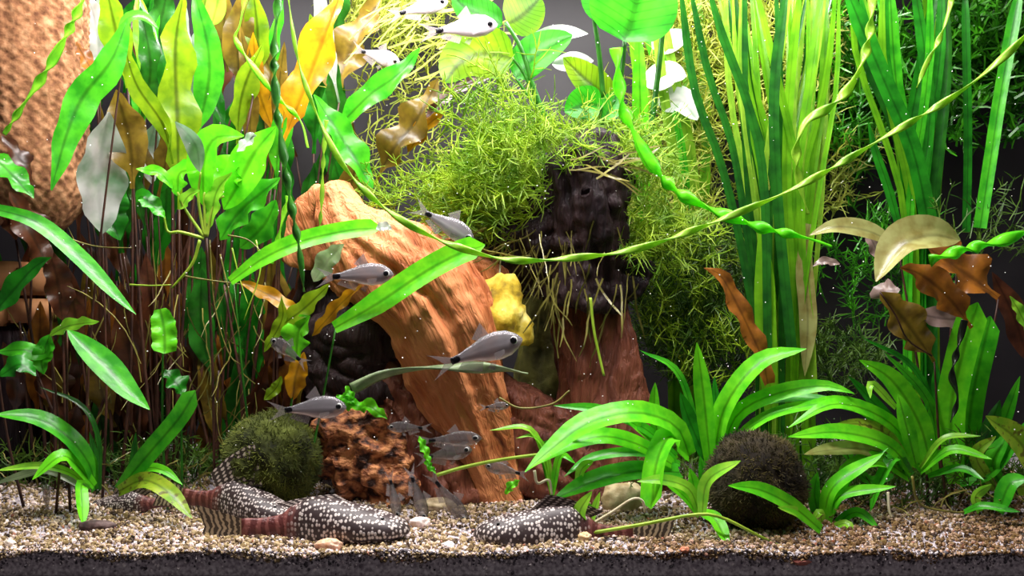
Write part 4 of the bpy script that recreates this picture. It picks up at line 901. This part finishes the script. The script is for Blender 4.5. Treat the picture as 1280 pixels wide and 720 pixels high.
tetra('brightly lit pinkish tetra before the yellow anubias leaf', (545, 39), (622, 31), .10, .095, 'tetra_lit')
tetra('pinkish tetra near the surface above the other lit tetra', (500, 17), (560, 2), .12, .12, 'tetra_lit')
tetra('glassy tetra low before the driftwood, upper of a close pair', (536, 551), (602, 548), .07, .065, 'tetra_faint', thick=.8)
tetra('glassy tetra low before the driftwood, lower of a close pair', (534, 572), (590, 562), .08, .075, 'tetra_faint')
tetra('glassy tetra turning its tail towards the low pair', (528, 535), (484, 534), .08, .075, 'tetra_faint', thick=.9)
tetra('glassy tetra diving straight down to the gravel with thin body', (515, 596), (531, 652), .075, .07, 'tetra_faint', thick=.8)
tetra('glassy tetra diving slantwise to the gravel beside a leaf scrap', (545, 602), (584, 655), .07, .065, 'tetra_faint', thick=.85)
tetra('glassy tetra nosing down at the spotted catfish snout', (488, 600), (497, 648), .085, .08, 'tetra_faint', thick=.8)
tetra('faint tetra with dark tail spot beside the arched grass leaf', (650, 592), (606, 582), .08, .085, 'tetra_faint')
tetra('tiny dim tetra hovering in the dark hollow', (607, 509), (637, 507), .1, .1, 'tetra_faint')
tetra('shy tetra hiding among lime roots and olive leaves', (375, 450), (338, 424), .085, .085, 'tetra_faint', thick=1.1)
tetra('tetra facing out among shaded crypt stalks above the gravel', (60, 640), (57, 606), .09, .07, 'tetra_faint', thick=1.0)

# spotted suckermouth catfish
def catmat():
    m, nt, out = newmat('catfish_skin'); L = nt.links.new
    tc = N(nt, 'ShaderNodeTexCoord'); sp = N(nt, 'ShaderNodeSeparateXYZ'); L(tc.outputs['UV'], sp.inputs[0])
    vo = N(nt, 'ShaderNodeTexVoronoi', Scale=44.0, Randomness=.6); L(tc.outputs['Object'], vo.inputs['Vector'])
    d = N(nt, 'ShaderNodeMapRange'); L(vo.outputs['Distance'], d.inputs[0]); d.inputs[1].default_value = .31; d.inputs[2].default_value = .46; d.inputs[3].default_value = 1; d.inputs[4].default_value = 0
    dots = N(nt, 'ShaderNodeMix', data_type='RGBA'); L(d.outputs[0], dots.inputs[0]); dots.inputs[6].default_value = (.035, .020, .020, 1); dots.inputs[7].default_value = (.62, .54, .50, 1)
    wv = N(nt, 'ShaderNodeTexWave', Scale=5.0, Distortion=9.0); L(tc.outputs['Object'], wv.inputs['Vector'])
    st_ = ramp(nt, wv.outputs['Fac'], [(.45, (.09, .016, .014)), (.62, (.13, .03, .025)), (.8, (.2, .06, .05))])
    u = N(nt, 'ShaderNodeMapRange'); L(sp.outputs[0], u.inputs[0]); u.inputs[1].default_value = .26; u.inputs[2].default_value = .36
    mx = N(nt, 'ShaderNodeMix', data_type='RGBA'); L(u.outputs[0], mx.inputs[0]); L(st_.outputs[0], mx.inputs[6]); L(dots.outputs[2], mx.inputs[7])
    bs = N(nt, 'ShaderNodeBsdfPrincipled', Roughness=.5); L(mx.outputs[2], bs.inputs['Base Color'])
    bp = N(nt, 'ShaderNodeBump', Strength=.3, Distance=.001); L(d.outputs[0], bp.inputs['Height']); L(bp.outputs[0], bs.inputs['Normal']); L(bs.outputs[0], out.inputs[0]); return m
def bandmat(name, freq, dark, light, dots=False):
    """fin with bands that run across the rays (v), broken into dots along them (u)"""
    m, nt, out = newmat(name); L = nt.links.new
    tc = N(nt, 'ShaderNodeTexCoord'); sp = N(nt, 'ShaderNodeSeparateXYZ'); L(tc.outputs['UV'], sp.inputs[0])
    nz = N(nt, 'ShaderNodeTexNoise', Scale=7.0); L(tc.outputs['UV'], nz.inputs['Vector'])
    def s_(ch, f, wob):
        k = N(nt, 'ShaderNodeMath', operation='MULTIPLY_ADD'); L(nz.outputs['Fac'], k.inputs[0]); k.inputs[1].default_value = wob; L(sp.outputs[ch], k.inputs[2])
        a = N(nt, 'ShaderNodeMath', operation='MULTIPLY'); L(k.outputs[0], a.inputs[0]); a.inputs[1].default_value = f
        b = N(nt, 'ShaderNodeMath', operation='SINE'); L(a.outputs[0], b.inputs[0]); return b.outputs[0]
    fac = s_(1, freq, .16)
    if dots:
        q = s_(0, 50, .02); mm = N(nt, 'ShaderNodeMath', operation='ADD'); L(fac, mm.inputs[0]); L(q, mm.inputs[1]); fac = mm.outputs[0]
    mr = N(nt, 'ShaderNodeMapRange'); L(fac, mr.inputs[0]); mr.inputs[1].default_value = -.2 if not dots else .3; mr.inputs[2].default_value = .35 if not dots else .9
    r = ramp(nt, mr.outputs[0], [(0, dark), (1, light)])
    bs = N(nt, 'ShaderNodeBsdfPrincipled', Roughness=.55); L(r.outputs[0], bs.inputs['Base Color']); L(bs.outputs[0], out.inputs[0]); return m
M['catfish'] = catmat()
M['catband'] = bandmat('catfish_tail_fin', 46, (.06, .042, .028), (.50, .40, .26))
M['catdots'] = bandmat('catfish_dotted_fin', 50, (.035, .022, .02), (.60, .50, .44), True)
def cat_meshes():
    out = []
    hh = [(0, .055), (.12, .052), (.22, .062), (.30, .105), (.40, .14), (.52, .138), (.68, .112), (.82, .085), (.93, .058), (.98, .034), (1, .012)]
    ww = [(0, .020), (.15, .030), (.3, .065), (.45, .115), (.6, .150), (.75, .165), (.88, .14), (.96, .09), (1, .02)]
    n = 34; c = [V((i/n, .05*math.sin(i/n*4), .0)) for i in range(n+1)]
    out.append(('body', loft(c, [interp(ww, i/n) for i in range(n+1)], [interp(hh, i/n) for i in range(n+1)], 24, flat=.75), 'catfish'))
    k = 13
    out.append(('tail_fin', fan(lin((.02, 0, -.045), (.02, 0, .05), k), [V((-.23-.05*abs(i/(k-1)*2-1), .03, -.085+.20*i/(k-1))) for i in range(k)], 12), 'catband'))
    out.append(('dorsal_fin', fan([V((.66-.34*i/(k-1), .04, .115-.05*(i/(k-1))**2)) for i in range(k)], [V((.55-.36*i/(k-1), .06, .215-.09*(i/(k-1))**1.5)) for i in range(k)], 10), 'catdots'))
    for sg in (-1, 1):
        out.append(('pectoral_fin', fan([V((.80-.10*i/8, sg*.13, -.05)) for i in range(9)], [V((.66-.20*i/8, sg*(.26-.03*i/8), -.085)) for i in range(9)], 8), 'catdots'))
        out.append(('pelvic_fin', fan([V((.48-.06*i/8, sg*.09, -.06)) for i in range(9)], [V((.38-.12*i/8, sg*(.17-.03*i/8), -.075)) for i in range(9)], 6), 'catdots'))
        out.append(('eye', unit_sphere(.013, (.85, sg*.09, .055))+(None,), 'eye_black'))
    return out
CM = [(nm, mk(nm, g, M[k])) for nm, g, k in cat_meshes()]
def catfish(label, tail, head, y0, y1, h=1.0, roll=0, drop=True, dorsal=1.0):
    a, b = P(*tail, y0), P(*head, y1); X = b-a; Lh = X.length; X.normalize(); Yv = V((0, 0, 1)).cross(X).normalized(); Z = X.cross(Yv).normalized()
    if roll: q = Matrix.Rotation(math.radians(roll), 3, X); Yv, Z = q @ Yv, q @ Z
    root = thing('catfish', label, 'fish', a, 'spotted catfish on the gravel')
    root.matrix_world = Matrix.Translation(a) @ Matrix((X, Yv, Z)).transposed().to_4x4() @ Matrix.Diagonal((Lh, Lh, Lh*h, 1))
    for nm, me in CM:
        o = bpy.data.objects.new(nm, me); link(o, root)
        if nm == 'dorsal_fin' and dorsal != 1: o.scale = (1, 1, dorsal); o.location.z = -.10*(dorsal-1)
catfish('white spotted catfish with red brown tail stalk facing the pinkish pebble', (302, 663), (513, 661), .035, .03, 1.3, dorsal=.45)
catfish('white spotted catfish beneath the arching grass leaves with dotted tail', (790, 672), (592, 668), .035, .03, 1.45, dorsal=.75)
catfish('white spotted catfish with raised fin lying behind another one', (228, 622), (372, 648), .085, .06, 1.35, dorsal=2.3)
catfish('shaded catfish with banded tail under the yellowing grass leaf', (215, 628), (110, 634), .10, .12, 1.0)

# ------------------------------------------------------------------ specks drifting in the water
M['speck'] = plain('specks', [(.3, (.6, .58, .55)), (.7, (.85, .83, .8))], 60, .6, 0)
vv, ff = [], []
for _ in range(420):
    q = P(R.uniform(0, 1280), R.uniform(20, 620), R.uniform(.01, .09)); r = R.uniform(.00025, .0006); b = len(vv)
    vv += [q+V(d)*r for d in ((1, 0, 0), (-1, 0, 0), (0, 1, 0), (0, -1, 0), (0, 0, 1), (0, 0, -1))]
    ff += [tuple(b+i for i in t) for t in ((0, 2, 4), (2, 1, 4), (1, 3, 4), (3, 0, 4), (2, 0, 5), (1, 2, 5), (3, 1, 5), (0, 3, 5))]
tag(meshobj('specks', vv, ff, M['speck'], smooth=False), 'tiny pale specks drifting in the water', 'specks', kind='stuff')
